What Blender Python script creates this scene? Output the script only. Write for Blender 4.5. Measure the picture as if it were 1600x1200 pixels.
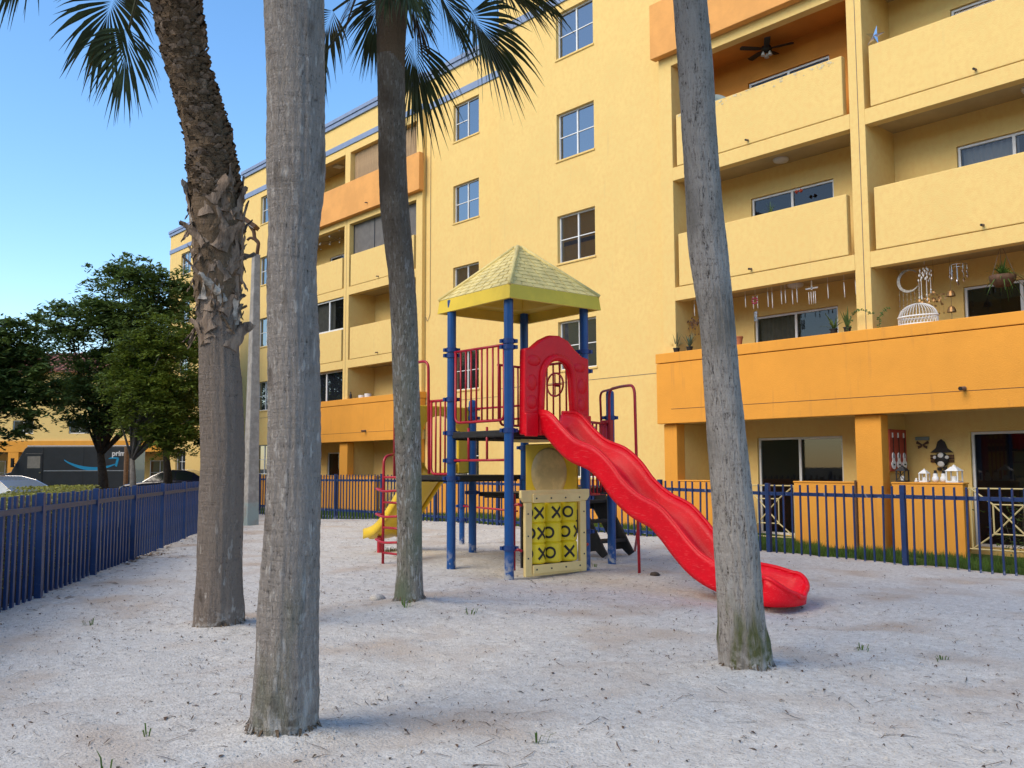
import bpy, bmesh, math, random
from mathutils import Vector, Matrix, Quaternion, noise
from math import sin, cos, pi, radians, sqrt, atan2
random.seed(7)
S = bpy.context.scene
for o in list(bpy.data.objects): bpy.data.objects.remove(o)
# ---------------------------------------------------------------- camera
cam = bpy.data.cameras.new('camera'); camo = bpy.data.objects.new('camera', cam)
S.collection.objects.link(camo); S.camera = camo
YAW, PIT, ROL = radians(41.48), radians(5.13), radians(-0.173)
fw = Vector((-cos(YAW)*cos(PIT), sin(YAW)*cos(PIT), sin(PIT)))
rt = fw.cross(Vector((0, 0, 1))).normalized(); up = rt.cross(fw)
rt, up = rt*cos(ROL)+up*sin(ROL), -rt*sin(ROL)+up*cos(ROL)
camo.matrix_world = Matrix(((rt.x, up.x, -fw.x, 0), (rt.y, up.y, -fw.y, 0), (rt.z, up.z, -fw.z, 1.45), (0, 0, 0, 1)))
cam.sensor_fit = 'HORIZONTAL'; cam.sensor_width = 36; cam.lens = 36*1453.5/1600
cam.clip_start = .05; cam.clip_end = 3000
# ---------------------------------------------------------------- sky and sun
SUN_EL, SUN_AZ = radians(40), atan2(-0.10, -1.0)       # azimuth as atan2(x, y): the bright open sky behind the camera, left
w = bpy.data.worlds.new('World'); S.world = w; w.use_nodes = True
nt = w.node_tree; bg = nt.nodes['Background']
sky = nt.nodes.new('ShaderNodeTexSky'); sky.sky_type = 'NISHITA'; sky.sun_disc = False
sky.sun_elevation = SUN_EL; sky.sun_rotation = SUN_AZ; sky.altitude = 0; sky.air_density = 1.0; sky.dust_density = 0.5; sky.ozone_density = 1.2
hs = nt.nodes.new('ShaderNodeHueSaturation'); hs.inputs['Saturation'].default_value = 1.24; nt.links.new(sky.outputs[0], hs.inputs['Color']); nt.links.new(hs.outputs[0], bg.inputs[0]); bg.inputs[1].default_value = 0.138
sl = bpy.data.lights.new('sun', 'SUN'); sl.energy = 1.5; sl.angle = radians(42); sl.color = (1, .84, .60)
so = bpy.data.objects.new('sun', sl); S.collection.objects.link(so)
sd = Vector((sin(SUN_AZ)*cos(SUN_EL), cos(SUN_AZ)*cos(SUN_EL), sin(SUN_EL)))
so.rotation_euler = (-sd).to_track_quat('-Z', 'Y').to_euler()
S.view_settings.view_transform = 'Standard'; S.view_settings.look = 'None'
S.view_settings.exposure = 1.06; S.view_settings.gamma = 1; S.view_settings.use_curve_mapping = False
# ---------------------------------------------------------------- materials
MT = {}
def mat(name, col, rough=.6, var=0, vs=3., bump=0, bs=60., col2=None, spec=.5, metal=0, coat=0, fac=(.42, .62), stretch=(1, 1, 1), det=6, trans=0):
    m = bpy.data.materials.new(name); m.use_nodes = True; n = m.node_tree; b = n.nodes['Principled BSDF']; L = n.links.new
    b.inputs['Base Color'].default_value = (*col, 1); b.inputs['Roughness'].default_value = rough
    b.inputs['Specular IOR Level'].default_value = spec; b.inputs['Metallic'].default_value = metal; b.inputs['Coat Weight'].default_value = coat
    tc = n.nodes.new('ShaderNodeTexCoord'); mp = n.nodes.new('ShaderNodeMapping'); mp.inputs['Scale'].default_value = stretch
    L(tc.outputs['Object'], mp.inputs[0])
    m['mp'] = 1
    if var or col2:
        t = n.nodes.new('ShaderNodeTexNoise'); t.inputs['Scale'].default_value = vs; t.inputs['Detail'].default_value = det; t.inputs['Roughness'].default_value = .65
        L(mp.outputs[0], t.inputs['Vector'])
        r = n.nodes.new('ShaderNodeValToRGB'); r.color_ramp.elements[0].position = fac[0]; r.color_ramp.elements[1].position = fac[1]
        c2 = col2 or tuple(c*(1-var) for c in col)
        r.color_ramp.elements[0].color = (*c2, 1); r.color_ramp.elements[1].color = (*col, 1)
        L(t.outputs['Fac'], r.inputs[0]); L(r.outputs[0], b.inputs['Base Color'])
    if bump:
        t2 = n.nodes.new('ShaderNodeTexNoise'); t2.inputs['Scale'].default_value = bs; t2.inputs['Detail'].default_value = 5
        L(mp.outputs[0], t2.inputs['Vector'])
        bp = n.nodes.new('ShaderNodeBump'); bp.inputs['Strength'].default_value = 1; bp.inputs['Distance'].default_value = bump
        L(t2.outputs['Fac'], bp.inputs['Height']); L(bp.outputs[0], b.inputs['Normal'])
    MT[name] = m; return m
def addmix(m, col, scale, lo, hi, stretch=(1, 1, 1), detail=6, zlo=None, zhi=None):
    """lay a second blotchy pigment over a material (stains, lichen, algae), optionally fading with height"""
    n = m.node_tree; L = n.links.new; b = n.nodes['Principled BSDF']
    src = b.inputs['Base Color'].links[0].from_socket
    tc = n.nodes.new('ShaderNodeTexCoord'); mp = n.nodes.new('ShaderNodeMapping'); mp.inputs['Scale'].default_value = stretch; L(tc.outputs['Object'], mp.inputs[0])
    t = n.nodes.new('ShaderNodeTexNoise'); t.inputs['Scale'].default_value = scale; t.inputs['Detail'].default_value = detail; L(mp.outputs[0], t.inputs['Vector'])
    r = n.nodes.new('ShaderNodeMapRange'); r.inputs[1].default_value = lo; r.inputs[2].default_value = hi; L(t.outputs['Fac'], r.inputs[0])
    f = r.outputs[0]
    if zlo is not None:
        sx = n.nodes.new('ShaderNodeSeparateXYZ'); L(tc.outputs['Object'], sx.inputs[0])
        r2 = n.nodes.new('ShaderNodeMapRange'); r2.inputs[1].default_value = zlo; r2.inputs[2].default_value = zhi; L(sx.outputs['Z'], r2.inputs[0])
        mu = n.nodes.new('ShaderNodeMath'); mu.operation = 'MULTIPLY'; L(f, mu.inputs[0]); L(r2.outputs[0], mu.inputs[1]); f = mu.outputs[0]
    mx = n.nodes.new('ShaderNodeMix'); mx.data_type = 'RGBA'; L(f, mx.inputs['Factor']); L(src, mx.inputs['A']); mx.inputs['B'].default_value = (*col, 1)
    L(mx.outputs['Result'], b.inputs['Base Color']); return m
def glass(name, col, refl, trans):
    m = bpy.data.materials.new(name); m.use_nodes = True; n = m.node_tree; L = n.links.new; n.nodes.remove(n.nodes['Principled BSDF'])
    out = n.nodes['Material Output']; d = n.nodes.new('ShaderNodeBsdfDiffuse'); d.inputs[0].default_value = (*col, 1)
    tr = n.nodes.new('ShaderNodeBsdfTransparent'); tr.inputs[0].default_value = (.75, .78, .8, 1)
    g = n.nodes.new('ShaderNodeBsdfGlossy'); g.inputs['Roughness'].default_value = .015
    m1 = n.nodes.new('ShaderNodeMixShader'); m1.inputs[0].default_value = trans; L(d.outputs[0], m1.inputs[1]); L(tr.outputs[0], m1.inputs[2])
    fr = n.nodes.new('ShaderNodeLayerWeight'); fr.inputs[0].default_value = .5
    mr = n.nodes.new('ShaderNodeMapRange'); mr.inputs[3].default_value = refl; mr.inputs[4].default_value = min(1, refl*2.2); L(fr.outputs['Facing'], mr.inputs[0])
    m2 = n.nodes.new('ShaderNodeMixShader'); L(mr.outputs[0], m2.inputs[0]); L(m1.outputs[0], m2.inputs[1]); L(g.outputs[0], m2.inputs[2])
    L(m2.outputs[0], out.inputs[0]); MT[name] = m; return m
mat('stucco_yellow', (.78, .555, .195), .9, .07, 1.2, .005, 45, fac=(.3, .7))
addmix(MT['stucco_yellow'], (.74, .495, .17), 11, .42, .68, (1, 1, .8)); addmix(MT['stucco_yellow'], (.52, .38, .18), 2.0, .66, 1.0, (3, 3, .25), 9)
mat('stucco_orange', (.78, .335, .04), .9, .12, 1.3, .005, 45, fac=(.3, .7))
addmix(MT['stucco_orange'], (.5, .22, .05), 3, .60, .9, (2.5, 2.5, .25), 9)
mat('stucco_peach', (.76, .36, .10), .9, .12, 1.3, .004, 45)
mat('stucco_deep', (.62, .24, .035), .9, .12, 1.3, .006, 55)
mat('blue_trim', (.21, .28, .43), .7, .12, 3, .002)
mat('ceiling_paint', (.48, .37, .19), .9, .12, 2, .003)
mat('white_frame', (.74, .74, .72), .45, .1, 6)
mat('room', (.05, .047, .044), .9); mat('curtain', (.30, .28, .23), .9, .2, 5); mat('blind', (.6, .58, .52), .8)
glass('window_glass', (.02, .025, .035), .22, .25); glass('door_glass', (.012, .012, .012), .045, .6)
mat('screen_mesh', (.14, .13, .12), .7, .2, 4); mat('bamboo', (.62, .42, .23), .8, .45, 9, .004, 30, stretch=(5, 5, .25))
mat('dark_metal', (.03, .03, .032), .5); mat('pipe', (.16, .12, .10), .7)
mat('cream_metal', (.55, .44, .20), .5); mat('chrome', (.72, .72, .74), .22, metal=1); mat('silver_dull', (.42, .40, .36), .5, .3, 20, metal=.3); mat('bronze', (.30, .17, .07), .4, metal=.7)
mat('fence_blue', (.009, .036, .135), .42, .25, 5, .0008, 150, spec=.5)
addmix(MT['fence_blue'], (.30, .33, .40), 14, .60, .72, zlo=.30, zhi=.0)
mat('rail_blue', (.022, .05, .12), .5, .25, 6)
mat('post_blue', (.003, .07, .265), .36, .15, 4, .0006, 120)
addmix(MT['post_blue'], (.34, .35, .38), 11, .48, .58, zlo=.33, zhi=.05)
mat('clamp_blue', (.008, .045, .20), .45, .2, 12)
mat('red_metal', (.46, .012, .028), .35, .2, 6, .0006, 120)
mat('red_plastic', (.86, .004, .018), .38, .12, 2.5, .0010, 40, spec=.25)
addmix(MT['red_plastic'], (.88, .10, .10), 26, .60, .70, (.35, 6, 6), 6)
mat('yellow_plastic', (.80, .54, .025), .42, .10, 3, .0006)
mat('roof_plastic', (.80, .58, .04), .5, .1, 3, .0006); mat('roof_faded', (.84, .69, .27), .65, .22, 5, .001, 60)
mat('tan_plastic', (.90, .69, .29), .5, .08, 4, .0008); mat('bubble', (.82, .60, .25), .4, .25, 4)
mat('game_yellow', (.84, .66, .02), .4, .06, 4); mat('ink', (.012, .012, .012), .6)
mat('deck_black', (.016, .015, .014), .65, .5, 8, .003, 40)
mat('sand', (.625, .605, .56), .95, 0, 16, .012, 55, col2=(.45, .425, .385), fac=(.33, .62), det=10)
addmix(MT['sand'], (.26, .225, .19), 75, .585, .70, detail=8); addmix(MT['sand'], (.42, .325, .24), 1.0, .50, .76); addmix(MT['sand'], (.74, .73, .71), 130, .66, .72, detail=2)
mat('soil', (.10, .085, .05), .95, .4, 3, .02, 20); mat('asphalt', (.075, .075, .078), .9, .25, 4, .003, 120)
mat('grass', (.13, .24, .035), .7, .5, 1.5); mat('grass_dry', (.20, .19, .06), .8, .4, 4)
mat('litter', (.15, .085, .05), .9, .6, 8); mat('grit', (.52, .50, .47), .9, .5, 20); mat('litter_dark', (.085, .066, .05), .9, .4, 9)
def barkmat(name, light, dark, ring, fine=1., bump=.012):
    m = bpy.data.materials.new(name); m.use_nodes = True; n = m.node_tree; L = n.links.new; b = n.nodes['Principled BSDF']; b.inputs['Roughness'].default_value = .95; b.inputs['Specular IOR Level'].default_value = .2
    tc = n.nodes.new('ShaderNodeTexCoord')
    def nz(sc, det, rough=.6, dist=0.):
        mp = n.nodes.new('ShaderNodeMapping'); mp.inputs['Scale'].default_value = sc; L(tc.outputs['Object'], mp.inputs[0]); t = n.nodes.new('ShaderNodeTexNoise'); t.inputs['Scale'].default_value = 1; t.inputs['Detail'].default_value = det; t.inputs['Roughness'].default_value = rough; t.inputs['Distortion'].default_value = dist; L(mp.outputs[0], t.inputs[0]); return t.outputs['Fac']
    def mth(op, a, c):
        k = n.nodes.new('ShaderNodeMath'); k.operation = op
        for i, v in enumerate((a, c)):
            if isinstance(v, (int, float)): k.inputs[i].default_value = v
            else: L(v, k.inputs[i])
        return k.outputs[0]
    fis = nz((66*fine, 66*fine, 15*fine), 5, .7, .8); mid = nz((19, 19, 4), 6, .65, .4); rg = nz((5, 5, 42), 4, .6, .3); gr = nz((160, 160, 90), 2)
    h = mth('ADD', mth('ADD', mth('MULTIPLY', fis, .54), mth('MULTIPLY', mid, .26)), mth('ADD', mth('MULTIPLY', rg, ring), mth('MULTIPLY', gr, .20-ring*.3)))
    r = n.nodes.new('ShaderNodeValToRGB'); e = r.color_ramp.elements; e[0].position = .44; e[0].color = (*dark, 1); e[1].position = .55; e[1].color = (*light, 1); k = e.new(.485); k.color = (*[.45*p+.55*q for p, q in zip(dark, light)], 1)
    L(h, r.inputs[0]); L(r.outputs[0], b.inputs['Base Color']); bp = n.nodes.new('ShaderNodeBump'); bp.inputs['Distance'].default_value = bump; bp.inputs['Strength'].default_value = 1; L(h, bp.inputs['Height']); L(bp.outputs[0], b.inputs['Normal']); MT[name] = m; return m
barkmat('bark', (.325, .295, .27), (.036, .029, .024), .25, bump=.06)
addmix(MT['bark'], (.47, .44, .41), 12, .585, .66, (2.6, 2.6, .9), 10); addmix(MT['bark'], (.14, .155, .105), 2.6, .52, .72, (1.5, 1.5, .5), zlo=1.8, zhi=.2)
addmix(MT['bark'], (.11, .085, .065), 4, .58, .74, (1.5, 1.5, .7)); addmix(MT['bark'], (.46, .45, .435), 4, .60, .66, (2.4, 2.4, .8), 12, zlo=1.5, zhi=.4)
addmix(MT['bark'], (.50, .485, .46), 24, .47, .60, detail=8, zlo=.24, zhi=.0)
barkmat('bark_brown', (.24, .20, .17), (.032, .025, .020), .28, bump=.06); addmix(MT['bark_brown'], (.46, .42, .38), 9, .62, .67, (2.4, 2.4, .8), 10, zlo=1.4, zhi=.4); addmix(MT['bark_brown'], (.07, .055, .043), 3.5, .60, .72, (1.6, 1.6, .8), zlo=1.2, zhi=.3); addmix(MT['bark_brown'], (.50, .485, .46), 24, .47, .60, detail=8, zlo=.24, zhi=.0)
barkmat('bark_pale', (.46, .42, .38), (.055, .044, .036), .14, 1.0, bump=.06)
addmix(MT['bark_pale'], (.56, .545, .525), 3.2, .56, .64, (2, 2, .8), 12, zlo=1.6, zhi=.5); addmix(MT['bark_pale'], (.20, .185, .16), 2.2, .48, .70, (1.5, 1.5, .6)); addmix(MT['bark_pale'], (.13, .14, .06), 4.5, .50, .62, (2.2, 2.2, .5), 8, zlo=.62, zhi=.3); addmix(MT['bark_pale'], (.50, .485, .46), 24, .47, .60, detail=8, zlo=.24, zhi=.0)
barkmat('bark_mossy', (.33, .295, .25), (.034, .029, .025), .12, 1.15, bump=.06)
addmix(MT['bark_mossy'], (.50, .485, .46), 16, .565, .61, (2.6, 2.6, .7), 8); addmix(MT['bark_mossy'], (.165, .205, .13), 1.8, .45, .64, (1, 1, .5), zlo=3.6, zhi=1.0)
addmix(MT['bark_mossy'], (.10, .08, .062), 1.5, .25, .55, zlo=2.4, zhi=4.4)
barkmat('fibre', (.165, .118, .078), (.022, .015, .011), .34, .55, bump=.05)
mat('boot', (.27, .205, .155), .9, 0, 9, .012, 40, col2=(.07, .046, .032), fac=(.32, .6), stretch=(2, 2, .6)); mat('boot_pale', (.50, .455, .40), .9, .62, 9, .012, 40)
mat('frond', (.062, .088, .028), .55, .45, 5, spec=.4); mat('frond_dead', (.12, .085, .045), .85, .4, 5); mat('petiole', (.06, .07, .03), .6, .3, 5)
mat('leaf_dark', (.15, .23, .055), .6, .45, 1.5); mat('leaf_mid', (.19, .26, .035), .6, .4, 1.2); mat('leaf_hedge', (.40, .39, .07), .6, .5, 3); mat('leaf_pot', (.13, .24, .05), .5, .4, 6)
mat('tree_bark', (.07, .055, .045), .95, .4, 10, .01, 20); mat('trunk_pale', (.20, .18, .16), .95, .3, 10, .01, 20)
mat('concrete', (.36, .34, .31), .9, .28, 6, .004, 40); addmix(MT['concrete'], (.26, .32, .31), 3, .3, .5, zlo=.62, zhi=.55)
mat('terracotta', (.45, .15, .06), .8, .2, 8); mat('aloe', (.10, .16, .10), .5, .3, 6)
mat('white_paint', (.78, .78, .76), .5, .08, 10); mat('frosted', (.62, .60, .55), .4); mat('pink', (.55, .06, .16), .5)
mat('sign_red', (.42, .06, .03), .6, .2, 6); mat('brown', (.12, .06, .03), .8, .3, 8); mat('teal', (.18, .24, .22), .7)
mat('van_grey', (.035, .042, .05), .38, .15, 2, coat=.2); mat('van_blue', (.02, .30, .55), .4); mat('rubber', (.015, .015, .015), .8)
mat('car_blue', (.012, .016, .05), .22, coat=.6); mat('car_silver', (.42, .47, .53), .25, metal=.4, coat=.6); mat('car_red', (.45, .02, .02), .25, coat=.6)
mat('roof_tile', (.42, .16, .09), .8, .35, 6, .01, 30); mat('car_glass', (.02, .03, .035), .08, spec=.9); mat('wood', (.25, .14, .07), .8, .3, 9)
def leafy(name, f=.35):
    """let some light through a leaf"""
    n = MT[name].node_tree; L = n.links.new; b = n.nodes['Principled BSDF']; t = n.nodes.new('ShaderNodeBsdfTranslucent'); mx = n.nodes.new('ShaderNodeMixShader'); mx.inputs[0].default_value = f
    if b.inputs['Base Color'].links: L(b.inputs['Base Color'].links[0].from_socket, t.inputs[0])
    else: t.inputs[0].default_value = b.inputs['Base Color'].default_value
    L(b.outputs[0], mx.inputs[1]); L(t.outputs[0], mx.inputs[2]); L(mx.outputs[0], n.nodes['Material Output'].inputs[0])
for q in ('leaf_dark', 'leaf_mid', 'leaf_hedge', 'leaf_pot', 'grass', 'grass_dry'): leafy(q)
mat('paint_chip', (.72, .60, .36), .9, .3, 20)
# ---------------------------------------------------------------- helpers
COL = S.collection
ORI = {}
class MB:
    def __init__(s): s.v = []; s.f = []; s.m = []
    def face(s, pts, mi=0):
        k = len(s.v); s.v += [tuple(p) for p in pts]; s.f.append(tuple(range(k, k+len(pts)))); s.m.append(mi); return s
    def box(s, x0, x1, y0, y1, z0, z1, mi=0, rot=None, c=None):
        P = [(x0, y0, z0), (x1, y0, z0), (x1, y1, z0), (x0, y1, z0), (x0, y0, z1), (x1, y0, z1), (x1, y1, z1), (x0, y1, z1)]
        if rot is not None:
            c = Vector(c if c else ((x0+x1)/2, (y0+y1)/2, (z0+z1)/2)); P = [tuple(rot @ (Vector(p)-c)+c) for p in P]
        k = len(s.v); s.v += P
        for q in ((0, 3, 2, 1), (4, 5, 6, 7), (0, 1, 5, 4), (1, 2, 6, 5), (2, 3, 7, 6), (3, 0, 4, 7)): s.f.append(tuple(k+i for i in q)); s.m.append(mi)
        return s
    def tube(s, path, rad, n=10, mi=0, cap=True, closed=False, squash=1.):
        P = [Vector(p) for p in path]; k0 = len(s.v); N = len(P)
        R = rad if isinstance(rad, (list, tuple)) else [rad]*N
        t0 = (P[1]-P[0]).normalized(); a = Vector((0, 0, 1)) if abs(t0.z) < .9 else Vector((1, 0, 0))
        u = t0.cross(a).normalized(); pt = t0
        for i, p in enumerate(P):
            if closed: t = (P[(i+1) % N]-P[i-1]).normalized()
            else: t = ((P[i+1] if i < N-1 else P[i])-(P[i-1] if i else P[i])).normalized()
            q = pt.rotation_difference(t); u = (q @ u).normalized(); u = (u-t*u.dot(t)).normalized(); pt = t; v = t.cross(u)
            for j in range(n): s.v.append(tuple(p+(u*cos(2*pi*j/n)+v*sin(2*pi*j/n)*squash)*R[i]))
        for i in range(N if closed else N-1):
            for j in range(n):
                a, b = k0+i*n, k0+((i+1) % N)*n
                s.f.append((a+j, a+(j+1) % n, b+(j+1) % n, b+j)); s.m.append(mi)
        if cap and not closed:
            s.f.append(tuple(k0+j for j in reversed(range(n)))); s.m.append(mi); e = k0+(N-1)*n; s.f.append(tuple(e+j for j in range(n))); s.m.append(mi)
        return s
    def prism(s, poly, o, ux, uy, th, mi=0, back=True):
        """polygon in the plane (o, ux, uy), extruded by the vector th"""
        o, ux, uy, th = map(Vector, (o, ux, uy, th)); A = [o+ux*a+uy*b for a, b in poly]; n = len(A); k = len(s.v)
        s.v += [tuple(p) for p in A]+[tuple(p+th) for p in A]
        s.f.append(tuple(k+i for i in range(n))); s.m.append(mi); s.f.append(tuple(k+n+i for i in reversed(range(n)))); s.m.append(mi)
        for i in range(n): j = (i+1) % n; s.f.append((k+j, k+i, k+n+i, k+n+j)); s.m.append(mi)
        return s
    def lathe(s, c, prof, n=20, mi=0, ax=(0, 0, 1)):
        c = Vector(c); ax = Vector(ax).normalized(); a = Vector((1, 0, 0)) if abs(ax.x) < .9 else Vector((0, 1, 0)); u = ax.cross(a).normalized(); v = ax.cross(u); k = len(s.v)
        for r, h in prof:
            for j in range(n): s.v.append(tuple(c+ax*h+(u*cos(2*pi*j/n)+v*sin(2*pi*j/n))*max(r, 1e-4)))
        for i in range(len(prof)-1):
            for j in range(n): s.f.append((k+i*n+j, k+i*n+(j+1) % n, k+(i+1)*n+(j+1) % n, k+(i+1)*n+j)); s.m.append(mi)
        return s
    def grid(s, fn, nu, nv, mi=0, wrapu=False):
        k = len(s.v)
        for i in range(nu):
            for j in range(nv): s.v.append(tuple(fn(i/(nu if wrapu else nu-1), j/(nv-1))))
        for i in range(nu if wrapu else nu-1):
            for j in range(nv-1):
                a, b = k+i*nv+j, k+((i+1) % nu)*nv+j; s.f.append((a, b, b+1, a+1)); s.m.append(mi)
        return s
    def build(s, name, ms, parent=None, smooth=False, bevel=0, flip=True, solid=0, auto=None):
        o0 = ORI.get(parent.name, Vector()) if parent else Vector()
        me = bpy.data.meshes.new(name); me.from_pydata([tuple(Vector(p)-o0) for p in s.v], [], s.f)
        for m in (ms if isinstance(ms, (list, tuple)) else [ms]): me.materials.append(MT[m])
        if any(s.m): me.polygons.foreach_set('material_index', s.m)
        if flip:
            bm = bmesh.new(); bm.from_mesh(me); bmesh.ops.recalc_face_normals(bm, faces=bm.faces); bm.to_mesh(me); bm.free()
        if smooth: me.polygons.foreach_set('use_smooth', [True]*len(me.polygons))
        if smooth and auto: me.set_sharp_from_angle(angle=radians(auto))
        me.update(); ob = bpy.data.objects.new(name, me); COL.objects.link(ob)
        if parent: ob.parent = parent; ORI[ob.name] = o0
        if solid: md = ob.modifiers.new('s', 'SOLIDIFY'); md.thickness = solid; md.offset = 0
        if bevel: md = ob.modifiers.new('b', 'BEVEL'); md.width = bevel; md.segments = 2; md.limit_method = 'ANGLE'; md.angle_limit = radians(40)
        return ob
def tag(o, label, cat, group=None):
    o['label'] = label; o['category'] = cat
    if group: o['group'] = group
    return o
def thing(name, loc, label, cat, group=None):
    e = bpy.data.objects.new(name, None); COL.objects.link(e); e.location = loc; e.empty_display_size = .2; ORI[e.name] = Vector(loc); return tag(e, label, cat, group)
def struct(o): o['kind'] = 'structure'; return o
def stuff(o): o['kind'] = 'stuff'; return o
def copyto(src, parent, loc, rz=0, name=None):
    c = src.copy(); COL.objects.link(c); c.parent = parent; c.location = loc; c.rotation_euler = (0, 0, rz); return c
def lerp(tab, x):
    if x <= tab[0][0]: return tab[0][1]
    for (a, b), (c, d) in zip(tab, tab[1:]):
        if x <= c: return b+(d-b)*(x-a)/(c-a)
    return tab[-1][1]
def arc(c, r, a0, a1, n, ux, uy):
    c, ux, uy = Vector(c), Vector(ux), Vector(uy); return [c+ux*r*cos(a0+(a1-a0)*i/n)+uy*r*sin(a0+(a1-a0)*i/n) for i in range(n+1)]
def fillet(pts, r, n=6):
    P = [Vector(p) for p in pts]; out = [P[0]]
    for a, b, c in zip(P, P[1:], P[2:]):
        d1 = (a-b); d2 = (c-b); rr = min(r, d1.length*.49, d2.length*.49); p, q = b+d1.normalized()*rr, b+d2.normalized()*rr
        for i in range(n+1): t = i/n; out.append(p*(1-t)**2+b*2*t*(1-t)+q*t*t)
    return out+[P[-1]]
def catmull(P, n):
    P = [Vector(p) for p in P]; out = []
    Q = [P[0]*2-P[1]]+P+[P[-1]*2-P[-2]]
    for i in range(1, len(Q)-2):
        a, b, c, d = Q[i-1:i+3]
        for j in range(n): t = j/n; out.append(.5*((2*b)+(c-a)*t+(2*a-5*b+4*c-d)*t*t+(3*b-a-3*c+d)*t**3))
    return out+[P[-1]]
# ================================================================ ground
FA = Vector((-10.65, 2.47, 0)); FD = Vector((-18.55, 11.73, 0)); FLEN = FD.length; FDN = FD.normalized(); FNR = Vector((FDN.y, -FDN.x, 0))
# FNR points from the left fence into the playground or away; make it point away (to the parking lot)
if FNR.dot(Vector((0, 5, 0))-FA) > 0: FNR = -FNR
BASE = [(-30, -.06), (-24.6, -.06), (-21.5, .06), (-18.6, .12), (-11.6, .10), (-9.3, -.02), (-6.9, -.06), (-4, -.12)]
def gh(x, y):
    far = max(0, min(1, (y-8)/6)); h = lerp(BASE, x)*far
    h += .09*math.exp(-((x+11.4)**2+(y-8.9)**2)/2.2)
    h += -.07*math.exp(-((x+5.2)**2/.7+(y-8.5)**2/.45))           # hollow scraped out at the slide's end
    h += -.05*math.exp(-((x+9.9)**2+(y-8.6)**2)/.35)
    for px, py, r in ((-8.29, 3.74, .5), (-4.74, 2.52, .4), (-8.2, 5.8, .5), (-4.0, 5.77, .45)): q_ = (x-px)**2+(y-py)**2; h += .035*math.exp(-q_/(r*r))+.035*math.exp(-q_/.07)*(1+.8*noise.noise(Vector((x*6, y*6, 3))))
    h += .022*noise.noise(Vector((x*.9, y*.9, 0)))+.013*noise.noise(Vector((x*2.7, y*2.7, 4)))+.007*noise.noise(Vector((x*7, y*7, 9)))
    return h
random.seed(77); DENT = {}
for k in range(1500):     # old footprints and scuffs
    if k % 5 == 0: fx, fy, fa = random.uniform(-18, 2), random.uniform(1.5, 13), random.uniform(0, 2*pi)
    else: fx, fy, fa = fx+.55*cos(fa)+random.gauss(0, .12), fy+.55*sin(fa)+random.gauss(0, .12), fa+random.gauss(0, .25)
    dd_ = (fx, fy, fa, random.uniform(.09, .15), random.uniform(.045, .07), random.uniform(.006, .018))
    for i in range(int(fx*2)-1, int(fx*2)+2):
        for j in range(int(fy*2)-1, int(fy*2)+2): DENT.setdefault((i, j), []).append(dd_)
gh0 = gh
def gh(x, y):
    h = gh0(x, y)
    for fx, fy, fa, a, b, d in DENT.get((int(x*2), int(y*2)), ()):
        u = ((x-fx)*cos(fa)+(y-fy)*sin(fa))/a; v = (-(x-fx)*sin(fa)+(y-fy)*cos(fa))/b; q = u*u+v*v
        if q < 6: h += d*(-math.exp(-q)+.45*math.exp(-(q-1.9)**2*1.2))
    return h
def inside(x, y): return (Vector((x, y, 0))-FA).dot(FNR) < .12 and y < 14.32
m = MB(); st = .06; nx, ny = int(36/st), int(22/st); idx = {}
def gv(i, j):
    if (i, j) not in idx:
        x, y = -31+i*st, -7.4+j*st; idx[(i, j)] = len(m.v); m.v.append((x, y, gh(x, y)))
    return idx[(i, j)]
for i in range(nx):
    for j in range(ny):
        if inside(-31+(i+.5)*st, -7.4+(j+.5)*st): m.f.append((gv(i, j), gv(i+1, j), gv(i+1, j+1), gv(i, j+1))); m.m.append(0)
struct(m.build('sand_ground', 'sand', smooth=True, flip=False))
m = MB(); m.face([(-1500, -1500, -.35), (1500, -1500, -.35), (1500, 1500, -.35), (-1500, 1500, -.35)]); struct(m.build('ground', 'soil'))
m = MB()
P0 = FA-FDN*40+FNR*2.6; P1 = FA+FDN*22.4+FNR*2.6
m.face([P0+Vector((0, 0, -.06)), P1+Vector((0, 0, -.06)), (-38.9, 30, -.06), (-130, 60, -.06), (-150, -60, -.06)])
struct(m.build('parking_lot', 'asphalt'))
def lawn_z(x): return lerp(BASE, x)-.03
m = MB()
for i in range(37):
    xa, xb = -39+i, -38+i
    m.face([(xa, 14.25, lawn_z(xa)), (xb, 14.25, lawn_z(xb)), (xb, 20.5, lawn_z(xb)), (xa, 20.5, lawn_z(xa))])
struct(m.build('lawn', 'grass', flip=False))
m = MB()
for k in range(70000):
    x = random.uniform(-32, -3); y = random.uniform(14.28, 16.2 if x > -19 else 17.9)
    if noise.noise(Vector((x*1.3, y*1.3, 2))) < -.3: continue
    z = lawn_z(x)-.01; h = random.uniform(.05, .17); a = random.uniform(0, 2*pi); wd = .007; dx, dy = cos(a)*wd, sin(a)*wd; lx, ly = random.uniform(-.04, .04), random.uniform(-.04, .04)
    k0 = len(m.v); m.v += [(x-dx, y-dy, z), (x+dx, y+dy, z), (x+lx, y+ly, z+h)]; m.f.append((k0, k0+1, k0+2)); m.m.append(0)
o = stuff(m.build('grass_blades', 'grass', flip=False)); tag(o, 'short green grass strip between the blue fence and the building', 'grass')
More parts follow.
